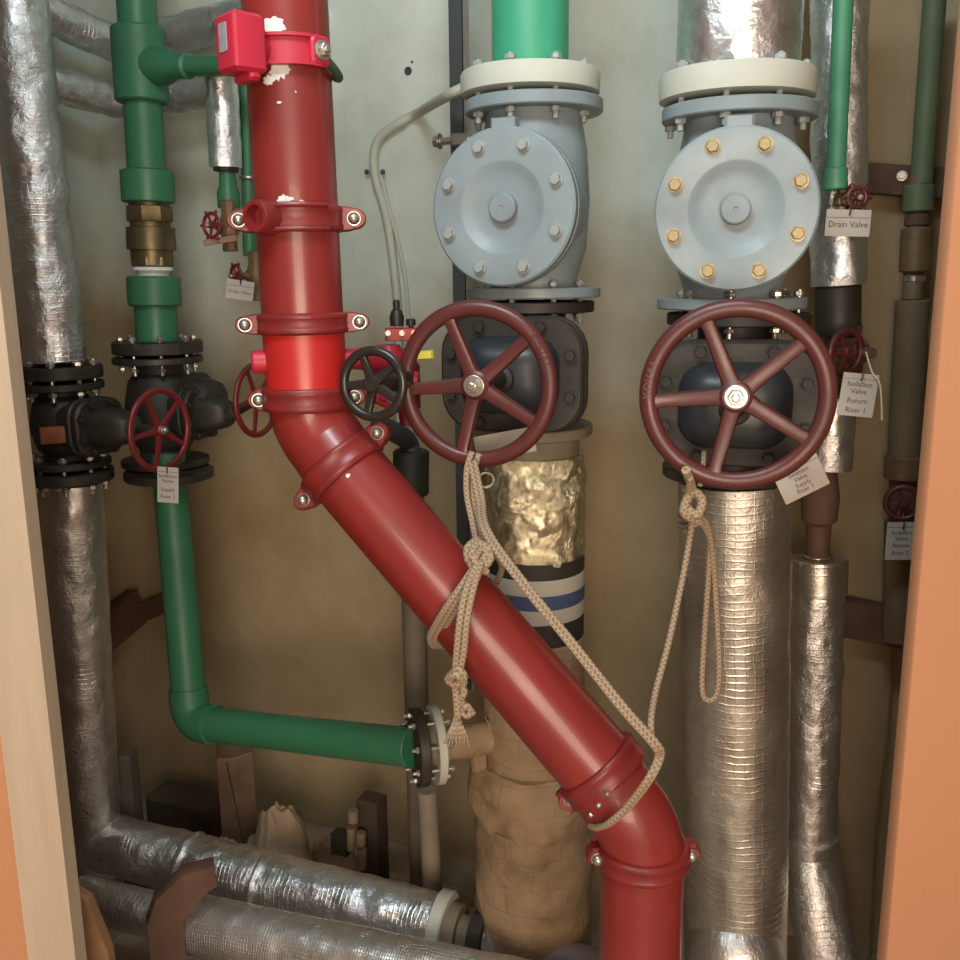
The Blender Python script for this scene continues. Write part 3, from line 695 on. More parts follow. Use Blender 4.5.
# flow switch
FSc = at(241, 45, 1.295); a1 = V((-.74, -.67, 0)).normalized(); b1 = V((.67, -.74, 0)).normalized()
t = T('flow_switch', 'pinkish red flow switch box with grey sticker clamped on the red riser', 'flow switch', FSc)
mb = MB(); wA = .050; wB = .046; hh = .070
ol = [(-wA/2, -wB/2), (wA/2, -wB/2), (wA/2, wB/2), (-wA/2, wB/2)]
ol = rrect(wA, wB, .006, 3)
prism(mb, ol, FSc, b1, -a1, Z, hh, .005); t.part('housing', mb, REDP)
mb = MB(); prism(mb, rrect(wA*.92, wB*.35, .005, 3), FSc-Z*(hh/2+.003)-a1*.006, b1, -a1, Z, .012, .004); t.part('lower_lip', mb, REDP)
mb = MB(); prism(mb, rrect(.019, .034, .002, 3), FSc+a1*(wB/2+.0006)+Z*.006-b1*.002, b1, Z, a1, .0012, .0003); t.part('sticker', mb, STICK)
PS = RT+rvt*((at(290, 50, 1.325)-RT).dot(rvt)); fr = (CAM-PS); fr = (fr-rvt*fr.dot(rvt)).normalized(); gg = rvt.cross(fr)
gg = gg if gg.x > 0 else -gg
mb = MB(); N_ = 16
for i in range(N_+1):
    a = math.radians(-50+88*i/N_); d = fr*math.cos(a)+gg*math.sin(a)
    for (z_, o_) in ((-.019, .002), (-.019, .013), (-.015, .013), (-.0145, .007), (.0145, .007), (.015, .013), (.019, .013), (.019, .002)): mb.v.append(PS+rvt*z_+d*(R0+o_))
for i in range(N_):
    for j in range(8): a = i*8+j; b = i*8+(j+1) % 8; mb.face((a, b, b+8, a+8))
mb.face(list(range(8))[::-1]); mb.face([N_*8+j for j in range(8)]); t.part('saddle', mb, REDP)
d = fr*math.cos(math.radians(-35))+gg*math.sin(math.radians(-35)); mb = MB(); nb = FSc-Z*.0
cyl(mb, FSc-a1*.015, PS+d*(R0+.004), .018, 32, .003); t.part('neck', mb, REDP)
d = fr*math.cos(math.radians(38))+gg*math.sin(math.radians(38))
mb = MB(); prism(mb, rrect(.030, .038, .008, 4), PS+d*(R0+.008), gg*.8-fr*.6, Z, d, .012, .003); t.part('saddle_lug', mb, REDP)
bolt(t.o, PS+d*(R0+.014), d, 'nut', ZINC, .0085)
mb = MB(); pts_ = []
for k in range(15):
    a = math.radians(48+75*k/14); dd = fr*math.cos(a)+gg*math.sin(a); pts_.append(PS+dd*(R0+.010)-Z*(.010+.012*math.sin(PI*k/14))*1.0)
sweep(mb, pts_, [.0058]*15, 14); t.part('u_bolt', mb, paint('dark_green_rod', (.05, .085, .05), .45))

# ================================================================ left foil riser with valve
LA = at(10, -30, 1.90); LB = at(56, 361, 1.90)
t = T('foil_riser_pipe', 'tall wrinkled foil-wrapped pipe at the far upper left', 'pipe', LB)
dirL = (LB-LA).normalized(); p = straight(LA-dirL*.4, LB, .01); mb = MB(); r_ = .058; sweep(mb, p, [r_]*len(p), 80, True, .0035, 20); t.part('insulation', mb, foil)
VL = T('gate_valve', 'black flanged gate valve with small maroon handwheel at the far left', 'valve', at(66, 430, 1.9))
z1 = at(62, 386, 1.82).z; z0 = at(70, 468, 1.82).z-.01; LX = at(66, 430, 1.9)
cw = at(160, 430, 1.80); P, n, off, sh = gv(VL, LX, z1, z0, None, cw, .08, .08)
n = V((.90, -.43, 0)).normalized(); off = .24
P = onaxis(LX, (z1+z0)/2); cwp = P+n*off; cw = at(160, 430, cwp.y)
sh = cw-cwp
gate_valve(VL, P, n, .8, rad(86, cw), off, (z1-z0)/2, rad(80, LX), wheelmat=MAROON2, wshift=sh, bw=.062, bh=.056, rr=.0065, hub=.011, sw=.011, nut=True, fth=.014, bonmat=BLACK, dome=.085)
zf = z1+.008
mb = MB(); flr = rad(80, LX); lathe(mb, onaxis(LX, zf), Z, [(0, flr*.98), (.002, flr), (.022, flr), (.024, flr*.97)], 56); 
tf = T('pipe_flange', 'black flange on top of the far left valve under the foil pipe', 'flange', onaxis(LX, zf)); tf.part('flange_disc', mb, BLACK)
bolts(tf.o, onaxis(LX, zf+.026), Z, flr*.80, 8, .2, kind='stud', mat=ZINC, s=.0088, L=.050)
tf = T('pipe_flange', 'black flange below the far left valve on top of the lower foil pipe', 'flange', onaxis(LX, z0-.03))
mb = MB(); lathe(mb, onaxis(LX, z0-.030), Z, [(0, flr*1.02), (.002, flr*1.04), (.020, flr*1.04), (.022, flr)], 56); tf.part('flange_disc', mb, BLACK)
bolts(tf.o, onaxis(LX, z0+.016), Z, flr*.82, 8, .3, kind='stud', mat=ZINC, s=.0088, L=.050)
mb = MB(); px_ = V((1, 0, 0)); np_ = (CAM-LX); np_.z = 0; np_.normalize(); box(mb, at(54, 435, 1.812), rightof(np_), Z, np_, .050, .034, .006, .002); VL.part('name_plate', mb, COPPER)
# lower foil pipe
t = T('foil_riser_pipe', 'foil-wrapped pipe going down from the far left valve to the floor bend', 'pipe', at(90, 860, 1.9))
p0 = onaxis(LX, z0-.035); p1 = at(93, 850, 1.90); p = straight(p0, p1, .009); mb = MB(); sweep(mb, p, [.0600]*len(p), 80, True, .003, 20); t.part('insulation', mb, foil_dull)
mb = MB(); p = straight(p1-Z*.0, V((p1.x, p1.y, 0)), .02); sweep(mb, p, [.057]*len(p), 40); t.part('insulation', mb, foil_dull)

# floor pipes
t = T('foil_floor_pipe', 'foil-wrapped pipe with banded wrinkles along the floor, the rear of the two', 'pipe', at(275, 900, 1.76))
pa = at(116, 845, 1.885); pb = at(436, 926, 1.645); q = straight(pa-(pb-pa).normalized()*.05, pb, .007)
rr_ = [.061+(.005 if i in (34, 35, 60) else 0) for i in range(len(q))]; mb = MB(); sweep(mb, q, rr_, 80, True, .0035, 22); t.part('insulation', mb, foil)
ad = (pb-pa).normalized()
mb = MB(); lathe(mb, pb, ad, [(0, .066), (.003, .070), (.024, .070), (.027, .066), (.028, .035)], 56); t.part('end_ring', mb, CREAM, label='cream plastic ring')
mb = MB(); lathe(mb, pb+ad*.028, ad, [(0, .052), (.022, .050), (.023, .034), (.045, .033)], 48); t.part('collar', mb, GREYG)
mb = MB(); lathe(mb, pb+ad*.070, ad, [(0, .030), (.004, .048), (.030, .048), (.034, .030)], 8); t.part('union_nut', mb, BLACK)
bolts(t.o, pb+ad*.105, ad, .030, 4, .5, kind='hex', mat=ZINC, s=.008)
mb = MB(); cyl(mb, pb+ad*.10, pb+ad*.55, .033, 40); t.part('bare_pipe', mb, paint('grey_plastic_pipe', (.22, .19, .20), .5))
t = T('foil_floor_pipe', 'finely ribbed foil-wrapped pipe at the bottom edge in front of the other', 'pipe', at(300, 945, 1.54))
pa2 = at(80, 897, 1.70); pm = at(176, 920, 1.62); pc = at(600, 1010, 1.40)
q = straight(pa2, pm, .008); mb = MB(); sweep(mb, q, [.041]*len(q), 64, True, .002, 22); t.part('insulation', mb, foil_dull)
q = straight(pm, pc, .006); mb = MB(); sweep(mb, q, [.054]*len(q), 80, True, .002, 22); t.part('insulation', mb, foil_rib)
# bracket
Bc = at(186, 905, 1.56); bn = (pc-pm); bn.z = 0; bn.normalize(); bx = rightof(bn)
t = T('pipe_bracket', 'brown primed steel bracket straddling the two floor pipes', 'bracket', V((Bc.x, Bc.y, 0)))
vx = V((bn.x*.55, bn.y*.55, 0))+bx*0; q1 = rightof((CAM-Bc).normalized()); nb = (CAM-Bc); nb.z = 0; nb.normalize(); q1 = rightof(nb)
mb = MB(); s_ = rad(2, Bc)
ol = [(-38, -96), (-4, -96), (-4, -12), (22, 16), (31, 20), (30, 42), (0, 40), (-28, 18), (-38, -8)]
prism(mb, [(a*s_, b*s_) for a, b in ol], Bc, q1, V((0, 0, 1)), nb, .035, .002)
t.part('plate', mb, RUST)
mb = MB(); box(mb, V((Bc.x, Bc.y, .025))-q1*.02, q1, nb, Z, .12, .10, .05, .003); t.part('foot', mb, RUST)
# wood scrap bottom left
mb = MB(); Pw = at(93, 930, 1.35); box(mb, Pw, (V((.97, .2, 0))).normalized(), V((-.14, 0, 1)).normalized(), V((.2, -.97, .02)).normalized(), .028, .20, .016, .003)
mb = MB(); wb = at(93, 925, 1.20); ol = [(-.028, -.10), (.026, -.10), (.020, -.04), (.0, .045), (-.028, .065)]
prism(mb, ol, wb, V((1, 0, 0)), Z, V((0, -1, 0)), .02, .001)
mb2 = MB(); prism(mb2, ol+[], wb, V((1, 0, 0)), Z, V((0, -1, 0)), .02, .001)
mb = MB(); ol = [(-.028, -wb.z), (.034, -wb.z), (.022, -.04), (.0, .045), (-.028, .065)]; prism(mb, ol, wb, V((1, 0, 0)), Z, V((0, -1, 0)), .02, .001)
single('wood_offcut', mb, paint('orange_brown_wood', (.30, .16, .075), .6, var=.3, scale=14), 'pointed brown wooden offcut leaning by the left jamb at the bottom', 'wood')

# ================================================================ green pipe system left
GD = 2.05
g0 = at(134, -30, GD); gx = at(151, 265, GD); gd = (gx-g0).normalized()
def ga(py): # axial point on the green riser
    px = 134+(py+30)*(24/380.); return at(px, py, GD)
t = T('green_riser_pipe', 'green plastic riser with tee fitting and side branch at upper left', 'pipe', ga(200))
def seg(t, a, b, r, nm, mat=GREEN, bev=.002, sg=48): mb = MB(); cyl(mb, a, b, r, sg, bev); return t.part(nm, mb, mat)
seg(t, g0-gd*.3, ga(200), rad(38, ga(100)), 'pipe')
tee = seg(t, ga(103), ga(28), rad(53, ga(60)), 'tee', bev=.004)
bb = at(222, 66, 1.93); ba = ga(66)
mb = MB(); L = (bb-ba).length; r0 = rad(30, ba); lathe(mb, ba, bb-ba, [(0, r0*1.25), (L*.32, r0*1.2), (L*.45, r0*.78), (L*.60, r0*.80), (L*.62, r0*.60), (L*1.4, r0*.60)], 40); t.part('branch', mb, GREEN)
mb = MB(); lathe(mb, ga(203), -gd, [(0, rad(48, ga(190))), (.003, rad(52, ga(190))), (.062, rad(52, ga(190))), (.066, rad(42, ga(190)))], 48); t.part('socket', mb, GREEN)
t = T('bronze_union', 'brown bronze union with hexagonal ends in the green riser', 'pipe union', ga(265))
mb = MB(); R_ = rad(47, ga(235)); lathe(mb, ga(265), -gd, [(0, R_*.86), (.030, R_*.88), (.031, R_*1.02), (.075, R_*1.0), (.076, R_*.92)], 40); t.part('nut_body', mb, BRASS); mb = MB(); cyl(mb, ga(262), ga(200), R_*.82, 36); t.part('barrel', mb, BRASS)
mb = MB(); lathe(mb, ga(222), -gd, [(0, R_*.95), (.004, R_*1.0), (.030, R_*.98), (.033, R_*.8)], 8); t.part('hex_end', mb, BRASS)
mb = MB(); lathe(mb, ga(267), -gd, [(0, R_*.84), (.003, R_*.90), (.020, R_*.90), (.023, R_*.8)], 8); t.part('hex_end', mb, BRASS)
mb = MB(); cyl(mb, ga(277), ga(258), R_*.68, 32); t.part('thread', mb, CREAM)
mb = MB(); cyl(mb, ga(271), ga(267), R_*.85, 36); t.part('gasket', mb, WHITE)
t = T('green_adaptor', 'green plastic flange adaptor below the bronze union', 'pipe fitting', ga(338))
seg(t, ga(306), ga(276), rad(52, ga(290)), 'socket', bev=.004); seg(t, ga(346), ga(300), rad(41, ga(320)), 'neck')
GX = ga(410); z1 = ga(356).z; z0 = ga(464).z; flr = rad(86, GX)
mb = MB(); lathe(mb, onaxis(ga(350), ga(353).z), Z, [(0, flr*.97), (.002, flr), (.024, flr), (.026, flr*.96)], 56); t.part('flange', mb, BLACK, label='black backing flange')
bolts(t.o, onaxis(ga(350), ga(353).z+.028), Z, flr*.80, 8, .5, kind='stud', mat=ZINC, s=.0075, L=.055)
VG = T('gate_valve', 'black gate valve on the green riser, crimson handwheel half behind the red pipe', 'valve', onaxis(GX, z0))
n = V((.927, -.375, 0)).normalized(); P = onaxis(GX, (z1+z0)/2); cwp = P+n*.235; cw = at(257, 400, cwp.y); 
gate_valve(VG, P, n, .8, rad(76, cw), .235, (z1-z0)/2, flr, wheelmat=MAROON2, wshift=cw-cwp, bw=.058, bh=.056, rr=.0065, hub=.011, sw=.011, fth=.014, bonmat=BLACK, dome=.07)
mb = MB(); cc = at(212, 400, cwp.y+.06); lathe(mb, cc-n*.05, n, [(0, .056), (.022, .058), (.024, .048), (.045, .046), (.062, .040), (.072, .022), (.073, .001)], 40); VG.part('bonnet_cap', mb, BLACK)
# lower green
t = T('green_elbow_pipe', 'green plastic pipe dropping from the valve and turning right to the tan riser', 'pipe', at(190, 727, 1.9))
q0 = onaxis(GX, z0); qa = at(170, 480, 2.0); qb = at(191, 722, 1.90); qc = FB-FD*.038
q0 = V((qa.x, qa.y, z0)) ; rg = .0355
ps = [q0]+straight(q0, qb, .05)[1:-2]; arc = bend(q0, qb, qc, .045, 14); arc_len = arc[0]
mb = MB(); cyl(mb, q0+(q0-qb).normalized()*.03, arc[0], rg, 48); t.part('pipe', mb, GREEN)
mb = MB(); cyl(mb, arc[-1], qc, rg, 48); t.part('pipe', mb, GREEN)
mb = MB(); u1 = (q0-qb).normalized(); u2 = (qc-qb).normalized()
pp = [arc[0]+u1*.028]+arc+[arc[-1]+u2*.028]; sweep(mb, pp, [rg*1.16]*len(pp), 48); t.part('elbow', mb, GREEN)
mb = MB(); lathe(mb, FB-FD*.038, FD, [(0, .067), (.002, .070), (.018, .070), (.020, .067)], 56); t.part('flange', mb, BLACK, label='black backing flange')
mb = MB(); lathe(mb, FB-FD*.020, FD, [(0, .040), (.02, .040)], 40); t.part('collar', mb, GREYG)
mb = MB(); lathe(mb, onaxis(qa, z0-.020), Z, [(0, flr*.97), (.002, flr), (.016, flr), (.018, flr*.96)], 56); t.part('flange', mb, BLACK)
# small foil drop with reducer and gate tap
t = T('small_foil_pipe', 'short foil-wrapped drop pipe ending in a green reducer beside the red riser', 'pipe', at(228, 205, 2.02))
a_ = at(221, 66, 2.02); b_ = at(226, 168, 2.02); q = straight(a_, b_, .006); mb = MB(); sweep(mb, q, [rad(32, b_)]*len(q), 48, True, .002, 30); t.part('insulation', mb, foil)
seg(t, at(226, 172, 2.02), at(226, 166, 2.02), rad(25, b_), 'foil_end', BLKT)
mb = MB(); A = at(229, 208, 2.02); B = at(227, 168, 2.02); L = (B-A).length; r1 = rad(22, A); lathe(mb, A, B-A, [(0, r1*.95), (.002, r1), (L*.4, r1), (L*.55, r1*.78), (L, r1*.72)], 36); t.part('reducer', mb, GREEN)
def tap(name, label, P, n, R, wm, bm=GOLDB, body_r=.016, spokes=5, teeth=True, up=.05):
    t = T(name, label, 'valve', P, 'small drain taps'); n = V(n).normalized()
    mb = MB(); lathe(mb, P-Z*up, Z, [(0, body_r*.8), (.002, body_r), (up*.5, body_r*.9), (up*.7, body_r*1.25), (up*1.1, body_r*1.25), (up*1.5, body_r*.85), (up*1.95, body_r), (up*2, body_r*.8)], 8); t.part('body', mb, bm)
    mb = MB(); lathe(mb, P, n, [(0, body_r*.9), (.018, body_r*.8), (.019, body_r*.5), (.045, body_r*.3)], 20); t.part('stem', mb, bm)
    w = handwheel(t, P+n*.045, n, R, .0038, wm, hubr=.006, sw=.006, nut=True)
    x = rightof(n); y = n.cross(x)
    mb = MB()
    for k in range(6):
        a = 2*PI*k/6; d = x*math.cos(a)+y*math.sin(a); cyl(mb, P+n*.045+d*(R-.003), P+n*.045+d*(R+.005), .003, 10)
    t.part('grip_knobs', mb, wm, w); return t
tap('drain_tap', 'small drain tap with crimson spiked wheel under the green reducer', at(229, 226, 2.0), V((-.55, -.83, 0)), rad(27, at(215, 227, 1.95)), MAROON2)
t = T('thin_green_pipe', 'thin green pipe almost hidden behind the red riser', 'pipe', at(252, 265, 2.05))
seg(t, at(250, 256, 2.05), at(246, 60, 2.05), rad(14, at(248, 150, 2.05)), 'pipe')
seg(t, at(249, 180, 2.05), at(249, 176, 2.05), rad(20, at(248, 150, 2.05)), 'clip', ZINC)
tap('drain_tap', 'small drain tap with crimson wheel and tag, left of the red riser', at(256, 276, 2.02), V((-.75, -.66, 0)), rad(25, at(244, 272, 1.98)), MAROON2)
mb = MB(); A = at(204, 243, 1.97); B = at(237, 238, 1.97); box(mb, (A+B)/2, (B-A).normalized(), Z, V((0, -1, 0)), (B-A).length, .012, .008, .002); single('metal_strip', mb, paint('reddish_strip', (.26, .15, .11), .6), 'short reddish strip under the upper drain tap', 'bracket')

# horizontal foil pipes high in the corner
def cornerpipe(label, y0, yc, y1, pw, nm='corner_foil_pipe'):
    A = onleft(40, y0, .10); Bc_ = at(122, yc, 2.33); D_ = onwall(262, y1, .12)
    A = at(30, y0, 2.16)
    arc = bend(A, Bc_, D_, .05, 8); q = straight(A, arc[0], .008)+arc[1:]+straight(arc[-1], D_, .008)[1:]; q += bend(arc[-1], D_+(D_-arc[-1]).normalized()*.055, D_+(D_-arc[-1]).normalized()*.055-WN*.2, .05, 8)+[D_+(D_-arc[-1]).normalized()*.055-WN*.14]
    mb = MB(); sweep(mb, q, [rad(pw, Bc_)]*len(q), 56, True, .004, 24); single(nm, mb, foil, label, 'pipe')
cornerpipe('upper foil-wrapped pipe bending round the closet corner behind the green riser', 6, 48, 12, 34)
cornerpipe('lower foil-wrapped pipe bending round the closet corner behind the green riser', 78, 103, 84, 32)

# ================================================================ right-hand small pipes
D5 = 1.62
t = T('slim_foil_pipe', 'foil-wrapped pipe with open seam right of the right blue-grey valve', 'pipe', at(838, 285, D5))
q = straight(at(840, -60, D5), at(838, 285, D5), .007); mb = MB(); sweep(mb, q, [rad(54, at(840, 100, D5))]*len(q), 64, True, .0035, 20); t.part('insulation', mb, foil)
t = T('narrow_green_pipe', 'narrow green plastic pipe standing before the slim foil pipe at right', 'pipe', at(834, 190, 1.52))
A = at(835, 190, 1.52); B = at(846, -60, 1.52); seg(t, A, B, rad(19, A), 'pipe', paint('faded_green_plastic', (.05, .22, .13), .45)); seg(t, A, at(835, 168, 1.52), rad(24, A), 'socket', paint('faded_green_fitting', (.05, .22, .13), .45))
tap('drain_tap', 'small drain tap with dull crimson wheel below the narrow green pipe at right', at(843, 200, 1.53), V((.1, -1, 0)), rad(24, at(850, 200, 1.5)), MAROON, up=.02, body_r=.012)
t = T('slim_pipe_coupling', 'dark pipe coupling under the slim foil pipe at right', 'pipe fitting', at(838, 330, D5))
seg(t, at(838, 335, D5), at(838, 286, D5), rad(44, at(838, 300, D5)), 'sleeve', BLKT)
t = T('small_maroon_valve', 'dark maroon valve behind the rim of the largest handwheel', 'valve', at(838, 372, D5))
A = at(838, 350, D5); mb = MB(); lathe(mb, at(836, 400, D5), Z, [(0, .020), (.02, .022), (.03, .036), (.075, .040), (.09, .026), (.115, .022), (.116, .034), (.126, .034)], 40); t.part('body', mb, RUST)
mb = MB(); lathe(mb, A, V((.35, -.94, 0)), [(0, .024), (.05, .022), (.052, .010), (.08, .009)], 28); t.part('bonnet', mb, RUST)
handwheel(t, at(846, 352, 1.545), V((.45, -.89, 0)), rad(48, A), .006, MAROON, hubr=.010, sw=.010, nut=False)
t = T('slim_foil_sleeve', 'short dull foil sleeve between the maroon fittings at right', 'pipe', at(829, 470, D5))
q = straight(at(834, 396, D5), at(828, 468, D5), .006); mb = MB(); sweep(mb, q, [rad(46, q[0])]*len(q), 56, True, .002, 20); t.part('insulation', mb, foil_dull)
t = T('maroon_pipe_fitting', 'dark maroon pipe piece above the lower slim foil pipe at right', 'pipe fitting', at(817, 558, 1.57))
mb = MB(); A = at(817, 560, 1.63); B = at(822, 468, 1.62); L = (B-A).length; lathe(mb, A, B-A, [(0, .024), (.008, .026), (.012, .020), (L*.4, .021), (L*.45, .030), (L*.7, .032), (L, .024)], 36); t.part('fitting', mb, RUST)
ring_ = MB(); ring(ring_, at(817, 556, 1.63), Z, .022, .003); t.part('bright_ring', ring_, ZINC)
t = T('slim_foil_pipe', 'lower slim foil pipe with bend near the floor, right of the wide foil pipe', 'pipe', at(812, 860, 1.53))
A = at(819, 562, 1.63); Bq = at(810, 850, 1.59); q = straight(A, Bq, .007); mb = MB(); sweep(mb, q, [rad(53, A)*.98]*len(q), 64, True, .003, 20); t.part('insulation', mb, foil_dull)
cyl_ = MB(); cyl(cyl_, at(818, 593, 1.625), at(819, 558, 1.63), rad(56, A), 56, .002); t.part('foil_cuff', cyl_, foil_warm)
Cq = at(836, 1000, 1.47); Bk = at(811, 862, 1.58); q = [at(809, 835, 1.59)]+curve([Bq, Bk, at(818, 905, 1.54), Cq], 10); mb = MB(); sweep(mb, q, [rad(52, Bq)*1.06]+[rad(58, Bq)*1.02]*(8)+[rad(56, Bq)]*(len(q)-9), 64, True, .003, 20); t.part('elbow_insulation', mb, foil_dull)
# far right valve riser
t = T('olive_riser_pipe', 'dull riser with brass fittings half hidden by the right orange jamb', 'pipe', at(905, 640, 1.66))
DQ = 1.70; A = at(928, 60, DQ); OL = paint('olive_dusty_paint', (.15, .11, .065), .6, var=.2); OG = paint('dusty_green_plastic', (.10, .13, .07), .55, var=.2)
seg(t, at(912, 300, DQ), at(920, 175, DQ), rad(20, A), 'pipe', OL)
for (ya, yb, w, mt) in ((212, 185, 30, OG), (226, 214, 24, RUST), (272, 228, 30, GOLDB), (282, 275, 22, ZINC), (460, 300, 34, OL)):
    seg(t, at(929-(ya)*.055, ya, DQ), at(929-(yb)*.055, yb, DQ), rad(w, A), 'fitting', mt)
seg(t, at(904, 478, DQ), at(905, 455, DQ), rad(42, A), 'fitting', GOLDB); seg(t, at(903, 520, DQ), at(904, 478, DQ), rad(30, A), 'fitting', RUST)
seg(t, at(897, 640, DQ), at(900, 520, DQ), rad(32, A), 'pipe', OL)
seg(t, at(936, -20, DQ), at(921, 185, DQ), rad(22, A), 'pipe', OG)
handwheel(t, at(903, 503, DQ-.06), V((-.3, -.95, 0)), rad(40, A), .005, MAROON, hubr=.008, sw=.008, nut=False)

# ================================================================ brackets on the walls
def bar(name, label, A, B, h, dpt, mat=RUST):
    mb = MB(); u = (B-A); L = u.length; u.normalize(); nn = u.cross(Z).normalized(); up = nn.cross(u); up = up if up.z > 0 else -up
    c_ = (A+B)/2
    box(mb, c_, u, up, u.cross(up), L, h, dpt, .003); return single(name, mb, mat, label, 'bracket')
bar('steel_channel', 'brown steel channel on the back wall at upper right', onwall(860, 178, .03), onwall(945, 184, .03), .052, .04)
bolt_o = T('anchor_bolt', 'pale anchor bolt in the upper right steel channel', 'bolt', onwall(902, 175, .05)); bolt(bolt_o.o, onwall(902, 176, .051), WN, 'hex', ZINC, .007)
bar('steel_channel', 'brown steel channel on the back wall at lower right', onwall(838, 615, .03), onwall(905, 628, .03), .075, .04)
bar('steel_channel', 'brown steel channel on the left side wall behind the foil pipe', onleft(100, 636, .03), onleft(137, 606, .03), .10, .04)
bar('steel_channel', 'short brown steel channel behind the lower green pipe', onwall(137, 615, .03), onwall(172, 600, .03), .05, .04)

# dark strut and conduit
A = at(458, -60, 1.93); B = at(467, 690, 1.93)
mb = MB(); u = (B-A).normalized(); box(mb, (A+B)/2, V((.93, -.37, 0)), u, V((.37, .93, 0)), .027, (B-A).length, .03, .003)
A2 = V((at(462, 300, 1.93).x, at(462, 300, 1.93).y, 0)); mb = MB(); box(mb, V((A2.x, A2.y, 1.53)), WD, Z, WN, .026, 1.95, .03, .003)
t = T('channel_strut', 'dark slate vertical strut behind the left valve column', 'strut', V((A2.x, A2.y, .56))); t.part('channel', mb, DARKPIPE)
mb = MB(); box(mb, V((A2.x, A2.y, 1.53))+WD*.018+WN*.006, WD, Z, WN, .007, 1.95, .012, .001); t.part('lip', mb, ZINC)
cl = at(462, 140, 1.90); mb = MB(); box(mb, cl, WD, Z, WN, .032, .022, .03, .003); cyl(mb, cl-WD*.045, cl+WD*.05, .0075, 16); 
t = T('cable_clamp', 'galvanised beam clamp on the dark strut left of the upper valve', 'clamp', cl); t.part('clamp_body', mb, ZINC); bolt(t.o, cl-WD*.045, -WD, 'hex', ZINC, .012)
q = [at(463, 88, 1.82), at(445, 97, 1.86), onwall(420, 112, .03), onwall(398, 124, .014), onwall(380, 138, .012), onwall(374, 155, .012), onwall(376, 180, .012), onwall(386, 215, .012), onwall(393, 260, .012), onwall(398, 320, .012), onwall(400, 440, .012)]
mb = MB(); q = curve(q, 6); sweep(mb, q, [.0095]*len(q), 16); t = T('conduit', 'ivory plastic conduit curving down the pale wall from the left cream flange', 'conduit', q[-1]); t.part('tube', mb, CONDM)
q = curve([onwall(381, 176, .008), onwall(391, 215, .008), onwall(402, 260, .008), onwall(408, 310, .008), onwall(412, 440, .008)], 6); mb = MB(); sweep(mb, q, [.004]*len(q), 10); t.part('cable', mb, CONDM)
for px in (367, 383): bolt(t.o, onwall(px, 172, .012), WN, 'dome', DARKPIPE, .005, name='clip')
mb = MB(); lathe(mb, onwall(408, 71, .0005), WN, [(0, .009), (.002, .008), (.0015, .004), (.0005, .0035)], 20); single('wall_plug', mb, DARKPIPE, 'small dark plug hole in the pale wall', 'wall plug')
mb = MB(); lathe(mb, onwall(412, 62, .0005), WN, [(0, .003), (.001, .002)], 10); single('wall_plug', mb, DARKPIPE, 'tiny dark nail hole up and right of the plug hole', 'wall plug')

# grey drain pipe behind
D7 = 1.95
t = T('grey_drain_pipe', 'grey-brown drain pipe with dark socket behind the sloping red pipe', 'pipe', onaxis(at(412, 500, D7), 0))
A = at(411, 490, D7); GXp = A
cyl_ = MB(); cyl(cyl_, V((A.x, A.y, 0)), A, rad(25, A), 40); t.part('pipe', cyl_, GREYP)
cyl_ = MB(); cyl(cyl_, A-Z*.01, at(411, 450, D7), rad(36, A), 40, .004); t.part('socket', cyl_, BLKT)
q = curve([at(411, 455, D7), at(408, 442, D7), at(398, 434, D7-.05), at(378, 425, D7-.10)], 8); mb = MB(); sweep(mb, q, [rad(20, A)]*len(q), 30); t.part('bend', mb, DARKPIPE)
t = T('pale_drain_pipe', 'pale grey pipe standing on the floor left of the cloth-wrapped riser', 'pipe', onaxis(at(428, 860, 1.80), 0))
A = at(427, 790, 1.80); B = V((A.x+.012, A.y, .0)); mb = MB(); cyl(mb, B, A, rad(20, A), 36); t.part('pipe', mb, paint('pale_dusty_pipe', (.27, .23, .18), .6))

# ball valve cluster behind red pipe with black wheel
c = at(373, 384, 1.295)
t = T('alarm_valve', 'bright red small valve with black gloss handwheel and yellow lever beside the red fitting', 'valve', at(390, 400, 1.56))
wn = V((-.36, -.93, .04)).normalized()
handwheel(t, c, wn, rad(76, c), .0068, BLKW, rot0=113, hubr=.012, sw=.014, nut=False, flat=.9)
mb = MB(); q = curve([c-wn*.01, c-wn*.05, c-wn*.10+V((-.004, 0, 0)), at(398, 384, 1.46), at(398, 384, 1.56)], 6); sweep(mb, q, [.009]*8+[.015]*(len(q)-8), 24); t.part('stem', mb, BLKW)
bc = at(392, 356, 1.57)
mb = MB(); lathe(mb, at(390, 400, 1.57), Z, [(0, .022), (.004, .028), (.03, .030), (.05, .030), (.075, .027), (.090, .018)], 32); t.part('body', mb, REDP)
mb = MB(); box(mb, at(402, 334, 1.57), V((1, 0, 0)), Z, V((0, -1, 0)), .052, .020, .030, .003); hb = t.part('top_flange', mb, REDB)
for px in (388, 402, 414): bolt(t.o, at(px, 333, 1.552), V((0, -1, 0)), 'hex', ZINC, .0036, parent=hb)
mb = MB(); lathe(mb, at(397, 326, 1.57), Z, [(0, .011), (.014, .012), (.024, .009), (.028, .005), (.038, .006), (.042, .004)], 20); t.part('black_cap', mb, BLKP)
mb = MB(); lathe(mb, at(411, 331, 1.57), Z, [(0, .004), (.008, .004), (.009, .008), (.018, .008), (.020, .005)], 12); t.part('knob', mb, BLKP)
mb = MB(); box(mb, at(423, 355, 1.52), V((.98, .1, .05)), V((-.05, 0, 1)), V((0, -1, 0)), .034, .014, .012, .004); t.part('lever', mb, YEL, label='yellow lever grip')
mb = MB(); cyl(mb, at(352, 360, 1.50), at(385, 364, 1.55), .014, 24); cyl(mb, at(372, 392, 1.56), at(395, 402, 1.57), .016, 24); cyl(mb, at(395, 380, 1.57), at(418, 384, 1.57), .020, 24); t.part('side_pipe', mb, REDP)
